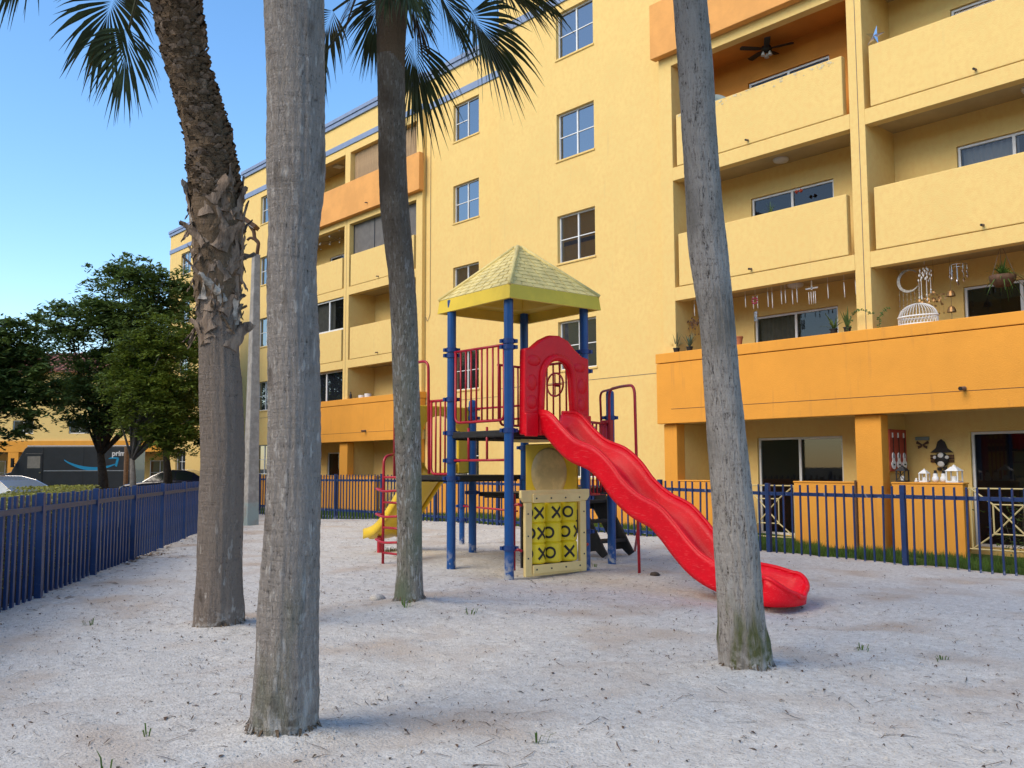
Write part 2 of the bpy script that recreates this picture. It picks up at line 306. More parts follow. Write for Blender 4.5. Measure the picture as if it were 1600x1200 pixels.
# litter, grit
m = MB()
def bit(m, x, y, L, wd, a, mi):
    z = gh(x, y)+.004; d = Vector((cos(a), sin(a), 0)); n = Vector((-sin(a), cos(a), 0)); b = random.uniform(-.3, .3)*L; c = Vector((x, y, z))
    p = [c-d*L/2, c+n*b*.4+Vector((0, 0, random.uniform(.002, .012))), c+d*L/2]; k = len(m.v)
    for q, ww in zip(p, (wd*.5, wd, wd*.4)): m.v += [tuple(q-n*ww), tuple(q+n*ww)]
    m.f += [(k, k+2, k+3, k+1), (k+2, k+4, k+5, k+3)]; m.m += [mi, mi]
def dens(x, y):
    d = .25+.75*max(0, noise.noise(Vector((x*.55, y*.55, 11)))+.25)
    for px, py, r in ((-8.47, 3.81, 1), (-4.4, 3.0, 1.2), (-8.2, 5.8, .9), (-3.9, 5.8, .9), (-8, 7.4, 1.2), (-10, 7, 1.5), (-6.6, 8.0, .8), (-8.5, 4.9, 1.2)): d += .9*math.exp(-((x-px)**2+(y-py)**2)/r**2)
    t = -(Vector((x, y, 0))-FA).dot(FNR); d += .9*math.exp(-t*t/.15)
    return d
c = 0
while c < 7500:
    x = random.uniform(-22, 1); y = random.uniform(.5, 14); 
    if not inside(x, y) or random.random() > dens(x, y): continue
    if y < 2 and x > -1: continue
    c += 1; r = random.random()
    L = random.uniform(.015, .06) if r < .7 else random.uniform(.06, .2)
    bit(m, x, y, L, random.uniform(.0012, .004) if r > .25 else random.uniform(.003, .010), random.uniform(0, 2*pi), random.choice((0, 0, 0, 1)))
for k in range(160):   # drift of dead leaves along the left fence
    t = random.gauss(6.2, .9) if k < 110 else random.uniform(0, 14); p = FA+FDN*t-FNR*abs(random.gauss(.12, .22)); bit(m, p.x, p.y, random.uniform(.06, .22), random.uniform(.006, .022), random.uniform(0, 2*pi), 0)
o = stuff(m.build('dead_leaf_litter', ['litter', 'litter_dark'], flip=False)); tag(o, 'brown twigs and dead leaf scraps strewn over the sand', 'litter')
m = MB()
for k in range(22000):
    r = random.random()**.6*9+2.2; a = radians(random.uniform(98, 180)); x, y = r*cos(a), r*sin(a)
    if not inside(x, y): continue
    s = random.uniform(.0025, .008)*(1 if random.random() < .9 else 1.8); z = gh(x, y); k0 = len(m.v); q = random.uniform(0, 6)
    for j in range(3): m.v.append((x+s*cos(q+j*2.1), y+s*sin(q+j*2.1), z-.001))
    m.v.append((x, y, z+s*.9)); mi = 0 if random.random() < .99 else 1
    m.f += [(k0, k0+1, k0+3), (k0+1, k0+2, k0+3), (k0+2, k0, k0+3)]; m.m += [mi]*3
o = stuff(m.build('sand_grit', ['grit', 'litter_dark'], flip=False)); tag(o, 'coarse shell grit and pebbles scattered over the sand', 'grit')
# single small things on the sand
def tuft(x, y, n, h, label, matn='grass'):
    m = MB()
    for k in range(n):
        a = random.uniform(0, 2*pi); r = random.uniform(0, .02*n**.5); hh = h*random.uniform(.5, 1); p = Vector((x+r*cos(a), y+r*sin(a), gh(x, y)-.005)); d = Vector((cos(a), sin(a), 0)); nn = Vector((-sin(a), cos(a), 0))*.004
        q = p+d*hh*.3+Vector((0, 0, hh*.7)); t = p+d*hh*random.uniform(.5, 1.1)+Vector((0, 0, hh*random.uniform(.55, 1)))
        m.face([p-nn, p+nn, q+nn, q-nn]); m.face([q-nn, q+nn, t])
    tag(m.build('grass_tuft', matn, flip=False), label, 'grass tuft', 'grass tufts in the sand')
tuft(-3.67, 3.41, 7, .10, 'lone green grass sprout in the middle of the near sand')
tuft(-4.55, 1.52, 4, .16, 'thin grass sprout nearest the bottom left of the sand'); tuft(-5.2, 1.95, 3, .12, 'tiny grass blade pair left of the nearest palm trunk')
tuft(-3.75, 6.95, 12, .07, 'spreading grass tuft right behind the rightmost palm trunk'); tuft(-3.2, 7.1, 9, .06, 'flat grass tuft in front of the red slide exit')
tuft(-8.0, 5.6, 14, .10, 'small grass tuft left of the slim palm base'); tuft(-7.3, 5.9, 10, .09, 'small grass tuft right of the slim palm base')
tuft(-13.3, 9.0, 60, .12, 'sparse dry grass patch by the red ladder foot', 'grass_dry'); tuft(-9.5, 10.0, 12, .1, 'grass tuft beside the short blue post'); tuft(-9.2, 2.9, 12, .08, 'weed tuft on the sand near the left fence')
def pebble(x, y, s, mt, label, cat='stone'):
    m = MB(); z = gh(x, y); m.lathe((x, y, z-.2*s), [(0, 0), (s*.8, .1*s), (s, .45*s), (s*.7, .8*s), (0, .95*s)], 9); m.v = [(a+random.uniform(-.15, .15)*s, b+random.uniform(-.15, .15)*s, c_) for a, b, c_ in m.v]
    tag(m.build('stone', mt, smooth=True), label, cat)
pebble(-2.43, 4.0, .022, 'terracotta', 'small reddish stone chip on the near sand'); pebble(-8.25, 9.85, .07, 'litter_dark', 'dark lump on the sand right of the red pole')
pebble(-8.75, 5.75, .09, 'sand', 'pale stone beside the slim palm base')
# ================================================================ fences
def fence(label, org, d, nsec, sec, npk, zr, lowrail, mirror):
    """posts, a top rail and pickets; every picket is its own part"""
    root = thing('metal_fence', org, label, 'fence', 'blue picket fences round the playground'); org = Vector(org); n = Vector((-d.y, d.x, 0))*mirror; ang = atan2(d.y, d.x)
    def bx(l0, l1, t0, t1, z0, z1, name, mt, bev=.004):
        m = MB(); m.box(l0, l1, t0, t1, z0, z1); o = m.build(name, mt, None, bevel=bev); return o
    hw = .028 if lowrail == 'flat' else .0135; hv = .0165 if lowrail == 'flat' else .0135; pm = bx(-hw, hw, -hv, hv, -.3, 1.16, 'picket', 'fence_blue', .003)
    pst = bx(-.038, .038, -.038, .038, -.4, 1.18, 'post', 'fence_blue', .005); ral = bx(0, sec, -.018, .018, -.03, .03, 'rail', 'rail_blue' if lowrail == 'flat' else 'fence_blue', .003)
    first = {}
    def put(src, p, z, tilt=0):
        if src.name not in first: first[src.name] = 1; o = src; o.parent = root
        else: o = src.copy(); COL.objects.link(o); o.parent = root
        o.location = Vector((p.x, p.y, z))-org; o.rotation_euler = (random.gauss(0, .004), random.gauss(0, .006)+tilt, ang); return o
    off = n*.028
    for k in range(nsec+1):
        p = org+d*(k*sec); put(pst, p, zr(p.x)-1.0)
        if k == nsec: break
        q = org+d*((k+1)*sec); za, zb = zr(p.x), zr(q.x); sl = -math.atan2(zb-za, sec)
        o = put(ral, p, za); o.rotation_euler = (0, sl, ang)
        if lowrail == 'bars' and p.x < -11: o = put(ral, p, za-.86); o.rotation_euler = (0, sl, ang)
        for i in range(1, npk+1):
            t = i/(npk+1); pp = p.lerp(q, t)+off; put(pm, pp, za+(zb-za)*t-1.0+random.gauss(0, .003))
RZ = [(-30, 1.09), (-24.6, 1.09), (-21.5, 1.11), (-11.6, 1.03), (-9.3, .985), (-6.9, .98), (-3, .965)]
CORN = Vector((-29.2, 14.2, 0))
fence('blue metal picket fence in front of the building, behind the slide', (-2.05, 14.2, 0), Vector((-1, 0, 0)), 11, 2.42, 14, lambda x: lerp(RZ, x), 'bars', 1)
fence('long blue slatted fence along the left side, receding to the corner', tuple(FA-FDN*5.48), FDN, 12, 2.2, 11, lambda x: 1.0, 'flat', 1)
# ================================================================ apartment building
BLD = thing('apartment_building', (-20, 18, 0), 'five storey yellow apartment block with orange balconies and blue roof bands', 'building')
def wall_holes(m, x0, x1, z0, z1, Y, th, holes, mi=0):
    xs = sorted({x0, x1, *[h[0] for h in holes], *[h[1] for h in holes]}); zs = sorted({z0, z1, *[h[2] for h in holes], *[h[3] for h in holes]})
    for a, b in zip(xs, xs[1:]):
        for c, d in zip(zs, zs[1:]):
            cx, cz = (a+b)/2, (c+d)/2
            if any(h[0] < cx < h[1] and h[2] < cz < h[3] for h in holes): continue
            m.face([(a, Y, c), (b, Y, c), (b, Y, d), (a, Y, d)], mi); m.face([(a, Y+th, c), (a, Y+th, d), (b, Y+th, d), (b, Y+th, c)], mi)
    for a, b, c, d in holes:
        for q in ([(a, Y, c), (a, Y, d), (a, Y+th, d), (a, Y+th, c)], [(b, Y, c), (b, Y+th, c), (b, Y+th, d), (b, Y, d)], [(a, Y, c), (a, Y+th, c), (b, Y+th, c), (b, Y, c)], [(a, Y, d), (b, Y, d), (b, Y+th, d), (a, Y+th, d)]): m.face(q, mi)
def room(m, x0, x1, z0, z1, Y, dep):
    m.face([(x0, Y+dep, z0), (x1, Y+dep, z0), (x1, Y+dep, z1), (x0, Y+dep, z1)])
    m.face([(x0, Y, z0), (x0, Y, z1), (x0, Y+dep, z1), (x0, Y+dep, z0)]); m.face([(x1, Y, z0), (x1, Y+dep, z0), (x1, Y+dep, z1), (x1, Y, z1)])
    m.face([(x0, Y, z0), (x0, Y+dep, z0), (x1, Y+dep, z0), (x1, Y, z0)]); m.face([(x0, Y, z1), (x1, Y, z1), (x1, Y+dep, z1), (x0, Y+dep, z1)])
def window(x0, x1, z0, z1, Y, cols=2, rows=2, gl='window_glass', blind=None, fr=.035, blank=(), bmat='curtain', par=None, name='window', depth=.7):
    """aluminium frame with bars as one part, each pane a sub-part, a dark room behind"""
    m = MB(); y0, y1 = Y, Y+.05
    m.box(x0, x0+fr, y0, y1, z0, z1); m.box(x1-fr, x1, y0, y1, z0, z1); m.box(x0+fr, x1-fr, y0, y1, z0, z0+fr); m.box(x0+fr, x1-fr, y0, y1, z1-fr, z1)
    pw = (x1-x0)/cols; W = []
    for c in range(cols):
        if c: m.box(x0+pw*c-fr*.6, x0+pw*c+fr*.6, y0+.004, y1, z0+fr, z1-fr)
        R = 1 if c in blank else rows; ph = (z1-z0)/R
        a, b = x0+pw*c+(fr if c == 0 else fr*.6), x0+pw*(c+1)-(fr if c == cols-1 else fr*.6)
        for r in range(R):
            if r: m.box(a, b, y0+.010, y1-.006, z0+ph*r-.011, z0+ph*r+.011)
            W.append((a, b, z0+ph*r+(fr if r == 0 else .011), z0+ph*(r+1)-(fr if r == R-1 else .011)))
    f = m.build(name, 'white_frame', par or BLD)
    for a, b, c, d in W: p = MB(); p.face([(a, Y+.028, c), (b, Y+.028, c), (b, Y+.028, d), (a, Y+.028, d)]); p.build('pane', gl, f, flip=False)
    m = MB(); room(m, x0, x1, z0, z1, Y+.052, depth); m.build('room_interior', 'room', f, flip=False)
    if blind:
        m = MB(); a, b, c, d = blind; nn = max(6, int((b-a)/.035))
        m.grid(lambda u, v: (a+(b-a)*u, Y+.13+.018*sin(u*(b-a)*55), c+(d-c)*v), nn*2, 2); m.build('curtain', bmat, f, smooth=True, flip=False)
    return f
ZT = [2.42, 5.08, 7.79, 10.45, 13.12]
# flat wall bays -------------------------------------------------
def flat_wall(x0, x1, Y, wx, blanks, name='wall', top=14.35, ret=True):
    H = [(wx[0], wx[1], zt-1.22, zt) for zt in ZT]; m = MB(); wall_holes(m, x0, x1, 1.15, top, Y, .22, H[0:5]); 
    m.build(name, 'stucco_yellow', BLD, flip=False)
    m = MB(); m.box(x0, x1, Y-.012, Y+.2, -.4, 1.148); m.build('wall_base', 'stucco_orange', BLD)
    for k, h in enumerate(H):
        window(h[0]+.004, h[1]-.004, h[2]+.004, h[3]-.004, Y+.09, blank=blanks.get(k, ()), blind=((h[0]+.02, h[0]+.62, h[2]+.02, h[3]-.02) if k in (0, 2) else None), bmat='blind' if k == 0 else 'curtain')
        s = MB(); s.box(h[0]-.03, h[1]+.03, Y-.03, Y+.085, h[2]-.05, h[2]-.002); s.build('window_sill', 'stucco_yellow', BLD, bevel=.006)
    m = MB(); m.box(x0-.05, x1, Y-.07, Y+.3, top, top+.16); m.box(x0-.09, x1, Y-.11, Y+.3, top+.163, top+.31); m.build('roof_cap', 'blue_trim', BLD, bevel=.01)
    m = MB(); m.box(x0-.03, x1, Y-.04, Y-.002, 13.36, 13.58); m.build('blue_band', 'blue_trim', BLD, bevel=.006)
    m = MB(); m.box(x0, x1, Y-.006, Y-.001, 3.545, 3.556); m.build('wall_joint', 'pipe', BLD)
flat_wall(-18.83, -13.06, 16.2, (-16.57, -15.26), {})
flat_wall(-24.58, -18.84, 17.95, (-23.12, -21.83), {4: (1,)})
flat_wall(-38.4, -34.22, 17.95, (-36.66, -35.4), {})
flat_wall(-51.0, -38.42, 19.6, (-49.4, -48.1), {})
m = MB(); m.box(-18.83, -18.62, 16.43, 17.94, -.3, 14.3); m.box(-38.4, -38.2, 18.18, 19.59, -.3, 14.3); m.box(-51, -50.8, 19.83, 30, -.3, 14.3); m.build('return_wall', 'stucco_yellow', BLD)
m = MB(); m.box(-50.7, -13.2, 20.3, 32, 13.8, 14.0); m.box(-13.2, -3, 17.6, 32, 13.8, 14.0); m.build('roof_slab', 'concrete', BLD)
m = MB(); m.lathe((-22.6, 20.9, 14.0), [(0, 1.75), (.55, 1.72), (.62, 1.5), (.62, 0)], 18); m.build('roof_vent', 'stucco_peach', BLD, smooth=True, auto=30)
m = MB(); m.tube(fillet([(-24.32, 17.93, 13.9), (-24.32, 17.93, 6.45), (-24.46, 17.92, 6.2), (-24.56, 17.93, 6.4)], .1), .008, 5); m.build('cable', 'pipe', BLD)
# balcony stacks --------------------------------------------------
SO = [2.38, 5.07, 7.76, 10.40, 13.12]
def scupper(x, Y, z, big=False):
    m = MB(); r = .022 if not big else .035; L = .10 if not big else .16
    m.tube([(x, Y+.02, z), (x, Y-L, z-.015)], r, 10, cap=False); m.tube([(x, Y+.01, z), (x, Y-L+.002, z-.015)], r*.8, 10, 1); m.build('drain_spout', ['pipe', 'ink'], BLD, smooth=True, auto=40)
def bay_stack(xo0, xL, c0, c1, xR, xo1, Yf, Yb, deep=()):
    Z1 = 14.35
    for a, b in ((xo0, xL), (c0, c1), (xR, xo1)):
        m = MB(); m.box(a, b, Yf+.002, Yb+.2, 2.38, Z1); m.build('column', 'stucco_yellow', BLD, bevel=.008)
        if a == c0: m = MB(); m.box(a+.17, a+.18, Yf-.004, Yf+.001, 3.95, SO[3]+.2); m.build('wall_joint', 'pipe', BLD)
        m = MB(); e = .1 if a == c0 else .0; m.box(a-e, b+e, Yf-.03, Yf+.24, -.4, 2.376); m.build('pier', 'stucco_orange', BLD, bevel=.012)
    for a, b in ((xo0, xL), (c0, c1), (xR, xo1)): m = MB(); m.box(a+.002, b-.002, Yf+.242, Yb+.2, -.4, 2.376); m.build('patio_side_wall', 'stucco_yellow', BLD)
    for xa, xb in ((xL, c0), (c1, xR)):
        for k, s in enumerate(SO):
            m = MB(); m.box(xa+.001, xb-.001, Yf, Yf+.22, s, s+.295); m.build('slab_edge', 'stucco_yellow', BLD, bevel=.006)
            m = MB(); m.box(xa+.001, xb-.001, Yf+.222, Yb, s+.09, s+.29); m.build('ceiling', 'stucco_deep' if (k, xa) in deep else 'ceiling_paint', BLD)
            if k in (1, 2):
                m = MB(); m.box(xa+.12, xb-.12, Yf-.004, Yf+.14, s+.308, s+1.47); m.build('balcony_parapet', 'stucco_yellow', BLD, bevel=.015); scupper(xa+.35*(xb-xa)+.5, Yf, s+.39)
    for xa, xb in ((xo0-.08, xo1+.08),):
        m = MB(); m.box(xa, xb, Yf-.16, Yf-.004, 2.385, 3.695); m.build('balcony_parapet', 'stucco_orange', BLD, bevel=.012)
        m = MB(); m.box(xa-.01, xb+.01, Yf-.175, Yf+.14, 3.708, 3.92); m.build('parapet_cap', 'stucco_orange', BLD, bevel=.012)
        m = MB(); m.box(xa+.4, xb-.4, Yf-.163, Yf-.1605, 2.69, 2.70); m.build('wall_joint', 'brown', BLD)
        m = MB(); m.box(xa+.02, xb-.02, Yf+.0, Yf+.13, 2.70, 3.70); m.build('parapet_core', 'stucco_orange', BLD)
        m = MB(); m.box(xa, xb, Yf-.2, Yf-.004, SO[3]+.22, SO[3]+1.5); m.build('balcony_parapet', 'stucco_peach', BLD, bevel=.012)
        for t in (.17, .68): scupper(xa+(xb-xa)*t, Yf-.17, 2.74, True); scupper(xa+(xb-xa)*t, Yf-.2, SO[3]+.45)
    m = MB(); m.box(xo0, xo1, Yf+.0, Yf+.3, SO[4]+.297, Z1); m.build('fascia', 'stucco_yellow', BLD)
    m = MB(); m.box(xo0-.04, xo1+.04, Yf-.07, Yf+.3, Z1, Z1+.16); m.box(xo0-.08, xo1+.08, Yf-.11, Yf+.3, Z1+.163, Z1+.31); m.build('roof_cap', 'blue_trim', BLD, bevel=.01)
    m = MB(); m.box(xo0-.03, xo1+.03, Yf-.04, Yf-.002, 13.40, 13.60); m.build('blue_band', 'blue_trim', BLD, bevel=.006)
def back_wall(xa, xb, Yb, k, door, mt='stucco_yellow', cur=None, cmat='curtain', rows=1, gl='door_glass'):
    zf = -.1 if k == 0 else SO[k-1]+.29; zc = SO[k]+.09; top = 2.06+2.61*k
    m = MB(); wall_holes(m, xa+.001, xb-.001, zf, zc, Yb, .18, [(door[0], door[1], max(zf, top-2.02), top)]); m.build('balcony_wall', mt, BLD, flip=False)
    window(door[0]+.004, door[1]-.004, max(zf, top-2.02)+.004, top-.004, Yb+.05, 2, 1, gl, cur and (door[0]+cur[0], door[0]+cur[1], top-1.98, top-.05), fr=.045, bmat=cmat, name='sliding_door', depth=1.6)
def ceil_light(x, y, z, sq=False):
    m = MB()
    if sq: m.box(x-.17, x+.17, y-.17, y+.17, z-.07, z-.001)
    else: m.lathe((x, y, z), [(.16, 0), (.165, -.02), (.14, -.06), (.06, -.085), (0, -.088)], 20)
    m.build('ceiling_light', 'frosted', BLD, smooth=not sq, bevel=.02 if sq else 0)
NL = dict(xo0=-13.05, xL=-12.7, c0=-8.5, c1=-8.2, xR=-3.9, xo1=-3.55)
bay_stack(*NL.values(), 16.0, 17.1, deep=((3, -12.7),))
for k in range(5):
    back_wall(-12.7, -8.5, 17.1, k, (-11.44, -9.48), 'stucco_deep' if k == 3 else 'stucco_yellow', (.06, .9) if k in (1, 4) else None)
    back_wall(-8.2, -3.9, 17.1, k, (-7.03, -5.1), 'stucco_yellow', (.05, 1.0) if k == 2 else None, 'blind')
bay_stack(-34.2, -33.85, -29.5, -29.15, -24.95, -24.6, 17.8, 18.95)
for k in range(5):
    back_wall(-33.85, -29.5, 18.95, k, (-32.5, -30.5), 'stucco_yellow', (.1, 1.2) if k % 2 else None)
    back_wall(-29.15, -24.95, 18.95, k, (-27.6, -25.6), 'stucco_yellow', (.1, .9) if k % 2 == 0 else None)
for x, k, sq in ((-6.1, 3, True), (-10.45, 2, False), (-5.3, 1, False), (-10.2, 1, False), (-5.6, 2, False)): ceil_light(x, 16.75, SO[k]+.09, sq)
for x, k, sq in ((-31.0, 4, True), (-30.8, 2, False), (-26.5, 3, False)): ceil_light(x, 18.4, SO[k]+.09, sq)
# near stack ground floor: low walls and railings
def low_wall(x0, x1, Yf): m = MB(); m.box(x0, x1, Yf-.02, Yf+.2, -.4, 1.14); m.box(x0-.012, x1+.012, Yf-.032, Yf+.212, 1.143, 1.175); m.build('low_wall', 'stucco_orange', BLD, bevel=.012)
def railing(x0, x1, Y, z0=.08, z1=1.08):
    m = MB(); r = .014
    def bar(a, b, c, d): m.tube([(a, Y, b), (c, Y, d)], r, 6)
    cx, cz = (x0+x1)/2, (z0+z1)/2; q = .24
    for z in (z0, z1): bar(x0, z, x1, z)
    for x in (x0+.05, x1-.05): bar(x, z0, x, z1)
    for sx, sz in ((-1, -1), (1, -1), (1, 1), (-1, 1)):
        bar(cx+sx*q, cz+sz*q, (x1-.05 if sx > 0 else x0+.05), (z1 if sz > 0 else z0)); bar(cx, cz, cx+sx*q, cz+sz*q)
    for a, b, c, d in ((-1, -1, 1, -1), (1, -1, 1, 1), (1, 1, -1, 1), (-1, 1, -1, -1)): bar(cx+a*q, cz+b*q, cx+c*q, cz+d*q)
    m.build('railing', 'cream_metal', BLD)
for Yf, L in ((16.0, ((-12.69, -11.22), (-9.9, -8.63), (-7.95, -6.72), (-5.4, -3.92))), (17.8, ((-33.8, -31.6), (-31.4, -29.65), (-29.05, -27.2), (-25.6, -24.98)))):
    for a, b in L: low_wall(a, b, Yf)
railing(-11.2, -9.92, 16.1); railing(-6.70, -5.42, 16.1); railing(-27.15, -25.65, 17.9)
m = MB(); m.tube([(-8.615, 15.95, -.2), (-8.615, 15.95, 1.2)], .022, 8); m.build('downpipe', 'brown', BLD)
# left stack closures
def closure(xa, xb, k, Y, kind):
    z0, z1 = SO[k-1]+1.475, SO[k]-.002
    if kind == 'bamboo':
        z0 = SO[3]+1.3; root = MB(); root.box(xa+.02, xb-.02, Y, Y+.02, z1-.06, z1); f = root.build('bamboo_blind', 'bamboo', BLD); n = 90; src = None
        for i in range(n):
            x = xa+.03+(xb-xa-.06)*(i+.5)/n
            if src is None: m = MB(); m.tube([(0, 0, z0), (0, 0, z1-.06)], (xb-xa)/n*.46, 5); src = m.build('bamboo_cane', 'bamboo', None); src.parent = f; src.location = Vector((x, Y, 0))-ORI[f.name]
            else: c = src.copy(); COL.objects.link(c); c.location = Vector((x, Y+random.uniform(-.006, .006), random.uniform(-.03, .03)))-ORI[f.name]
    elif kind == 'screen':
        m = MB(); m.box(xa+.01, xb-.01, Y, Y+.02, z0, z1); m.build('dark_screen', 'screen_mesh', BLD)
        m = MB()
        for t in (.0, .33, .66, .985): m.box(xa+.01+(xb-xa-.06)*t, xa+.04+(xb-xa-.06)*t, Y-.02, Y-.001, z0, z1)
        m.build('screen_frame', 'dark_metal', BLD)
    else: window(xa+.01, xb-.01, z0+.002, z1, Y, 4 if kind == 'white' else 3, 1, 'door_glass' if kind == 'white' else 'window_glass', (xa+1.6, xb-.9, z0, z1-.05) if kind == 'white' else None, fr=.06, depth=.9)
closure(-29.15, -24.95, 4, 18.0, 'bamboo'); closure(-29.15, -24.95, 3, 18.0, 'screen'); closure(-33.85, -29.5, 2, 17.86, 'white'); closure(-33.85, -29.5, 1, 17.98, 'grey')
# wing of the complex across the drive, behind and left of the camera: seen only mirrored in the panes
W2 = thing('apartment_wing', (-52, -16, 0), 'yellow and orange apartment wing seen only mirrored in the upper window panes, with an unseen long block added to cut low sky', 'building')
m = MB(); m.box(-70, -34, -22, -9, -.3, 13.0); m.build('wall', 'stucco_yellow', W2); m = MB(); m.box(-70.1, -33.9, -22.1, -8.9, 13.0, 17.6); m.build('upper_storey', 'stucco_orange', W2)
m = MB(); m.box(-70.2, -33.8, -22.2, -8.7, 17.6, 17.95); m.box(-70.2, -33.8, -8.98, -8.85, 15.6, 15.85); m.build('cornice', 'brown', W2)
m = MB(); m.box(-33.7, 40, -38, -27, -.3, 13.2); m.build('sky_block_wall', 'stucco_yellow', W2); m = MB(); m.box(-33.7, 40.1, -38, -26.9, 2.3, 3.9); m.box(-33.7, 40.1, -38, -26.85, 10.4, 11.9); m.build('sky_block_tier', 'stucco_orange', W2)  # long block added out of view to shut out low sky and darken reflections
# ================================================================ play structure
PS = thing('play_structure', (-10, 8.9, 0), 'playground tower with blue posts, yellow roof, red wavy slide and ladder', 'playground')
F, Lp, R, B = (-9.25, 8.12), (-10.5, 8.13), (-9.25, 9.56), (-10.55, 9.58); H, PB = (-11.58, 8.15), (-11.75, 9.53); Q = (-9.62, 10.5); P2 = (-13.5, 10.7)
def post(p, z1, cap=False, clamps=(), r=.063):
    m = MB(); z0 = gh(*p)-.25
    if cap: m.lathe((p[0], p[1], 0), [(r, z0), (r, z1-.06), (r*.9, z1-.025), (r*.6, z1-.006), (0, z1)], 20)
    else: m.lathe((p[0], p[1], 0), [(r, z0), (r, z1), (0, z1)], 20)
    o = m.build('post', 'post_blue', PS, smooth=True, auto=50)
    for z in clamps:
        m = MB(); m.lathe((p[0], p[1], z), [(r*1.01, -.035), (r+.016, -.032), (r+.016, .032), (r*1.01, .035)], 20)
        for a in (0, pi): m.box(p[0]+(r+.03)*cos(a+.9)-.022, p[0]+(r+.03)*cos(a+.9)+.022, p[1]+(r+.03)*sin(a+.9)-.022, p[1]+(r+.03)*sin(a+.9)+.022, z-.025, z+.025)
        m.build('clamp', 'clamp_blue', o, smooth=True, auto=35)
post(F, 3.85, clamps=(3.13, 3.05, 1.94, .40)); post(Lp, 3.85, clamps=(3.13, 3.05, 2.42, 1.94, 1.55, 1.30)); post(R, 3.85, clamps=(3.1, 2.82, 1.94, 1.02, .55)); post(B, 3.85, clamps=(1.94, 1.75, 1.3))
post(H, 2.55, True, (2.3, 1.3)); post(PB, 2.55, True, (2.4, 2.25, 1.3, 1.05)); post(Q, 2.62, True, (2.2, 1.1)); post(P2, 1.32, clamps=(.75, .5), r=.05)
def deck(poly, z, th=.07):
    m = MB(); m.prism(poly, (0, 0, z-th), (1, 0, 0), (0, 1, 0), (0, 0, th)); m.build('deck', 'deck_black', PS, bevel=.012)
    m = MB()
    for k in range(6):
        t = (k+.5)/6; xa = min(p[0] for p in poly); xb = max(p[0] for p in poly); ya = min(p[1] for p in poly); yb = max(p[1] for p in poly)
        m.box(xa+(xb-xa)*t-.02, xa+(xb-xa)*t+.02, ya+.06, yb-.06, z-th-.025, z-th-.001)
    m.build('deck_rib', 'deck_black', PS)
deck([(-10.47, 8.1), (-9.27, 8.1), (-9.27, 9.58), (-10.53, 9.58)], 1.95, .09); deck([(-11.70, 8.12), (-10.55, 8.12), (-10.58, 9.56), (-11.78, 9.56)], 1.34)
deck([(-11.7, 9.62), (-10.6, 9.62), (-10.7, 10.5), (-11.6, 10.5)], 1.06); deck([(-10.5, 9.64), (-9.35, 9.64), (-9.68, 10.5), (-10.5, 10.95)], 1.15)
# roof
RC = Vector((-9.88, 8.86, 0)); ra = radians(-3); hx, hy = .85, .83; ez = 3.68
def rp(a, b, z): return RC+Vector((cos(ra)*a-sin(ra)*b, sin(ra)*a+cos(ra)*b, z))
m = MB(); cr = ((-1, -1), (1, -1), (1, 1), (-1, 1)); Zr = ez+.19; AP = 4.62
for i in range(4):
    a, b = cr[i], cr[(i+1) % 4]
    A, Bq = rp(a[0]*hx, a[1]*hy, ez), rp(b[0]*hx, b[1]*hy, ez); A1, B1 = rp(a[0]*hx*.975, a[1]*hy*.975, Zr), rp(b[0]*hx*.975, b[1]*hy*.975, Zr); T = .05
    m.face([A, Bq, B1, A1]); Ai, Bi = rp(a[0]*(hx-.05), a[1]*(hy-.05), ez), rp(b[0]*(hx-.05), b[1]*(hy-.05), ez); m.face([A, Ai, Bi, Bq])
    Aj, Bj = rp(a[0]*(hx-.09), a[1]*(hy-.09), ez+.13), rp(b[0]*(hx-.09), b[1]*(hy-.09), ez+.13); m.face([Ai, Aj, Bj, Bi])
    Ak, Bk = rp(a[0]*(hx-.3), a[1]*(hy-.3), ez+.15), rp(b[0]*(hx-.3), b[1]*(hy-.3), ez+.15); m.face([Aj, Ak, Bk, Bj]); m.face([Ak, rp(a[0]*.04, a[1]*.04, AP-.12), rp(b[0]*.04, b[1]*.04, AP-.12), Bk])
roof = m.build('roof', 'roof_plastic', PS, bevel=.012)
N = 11; sh = None
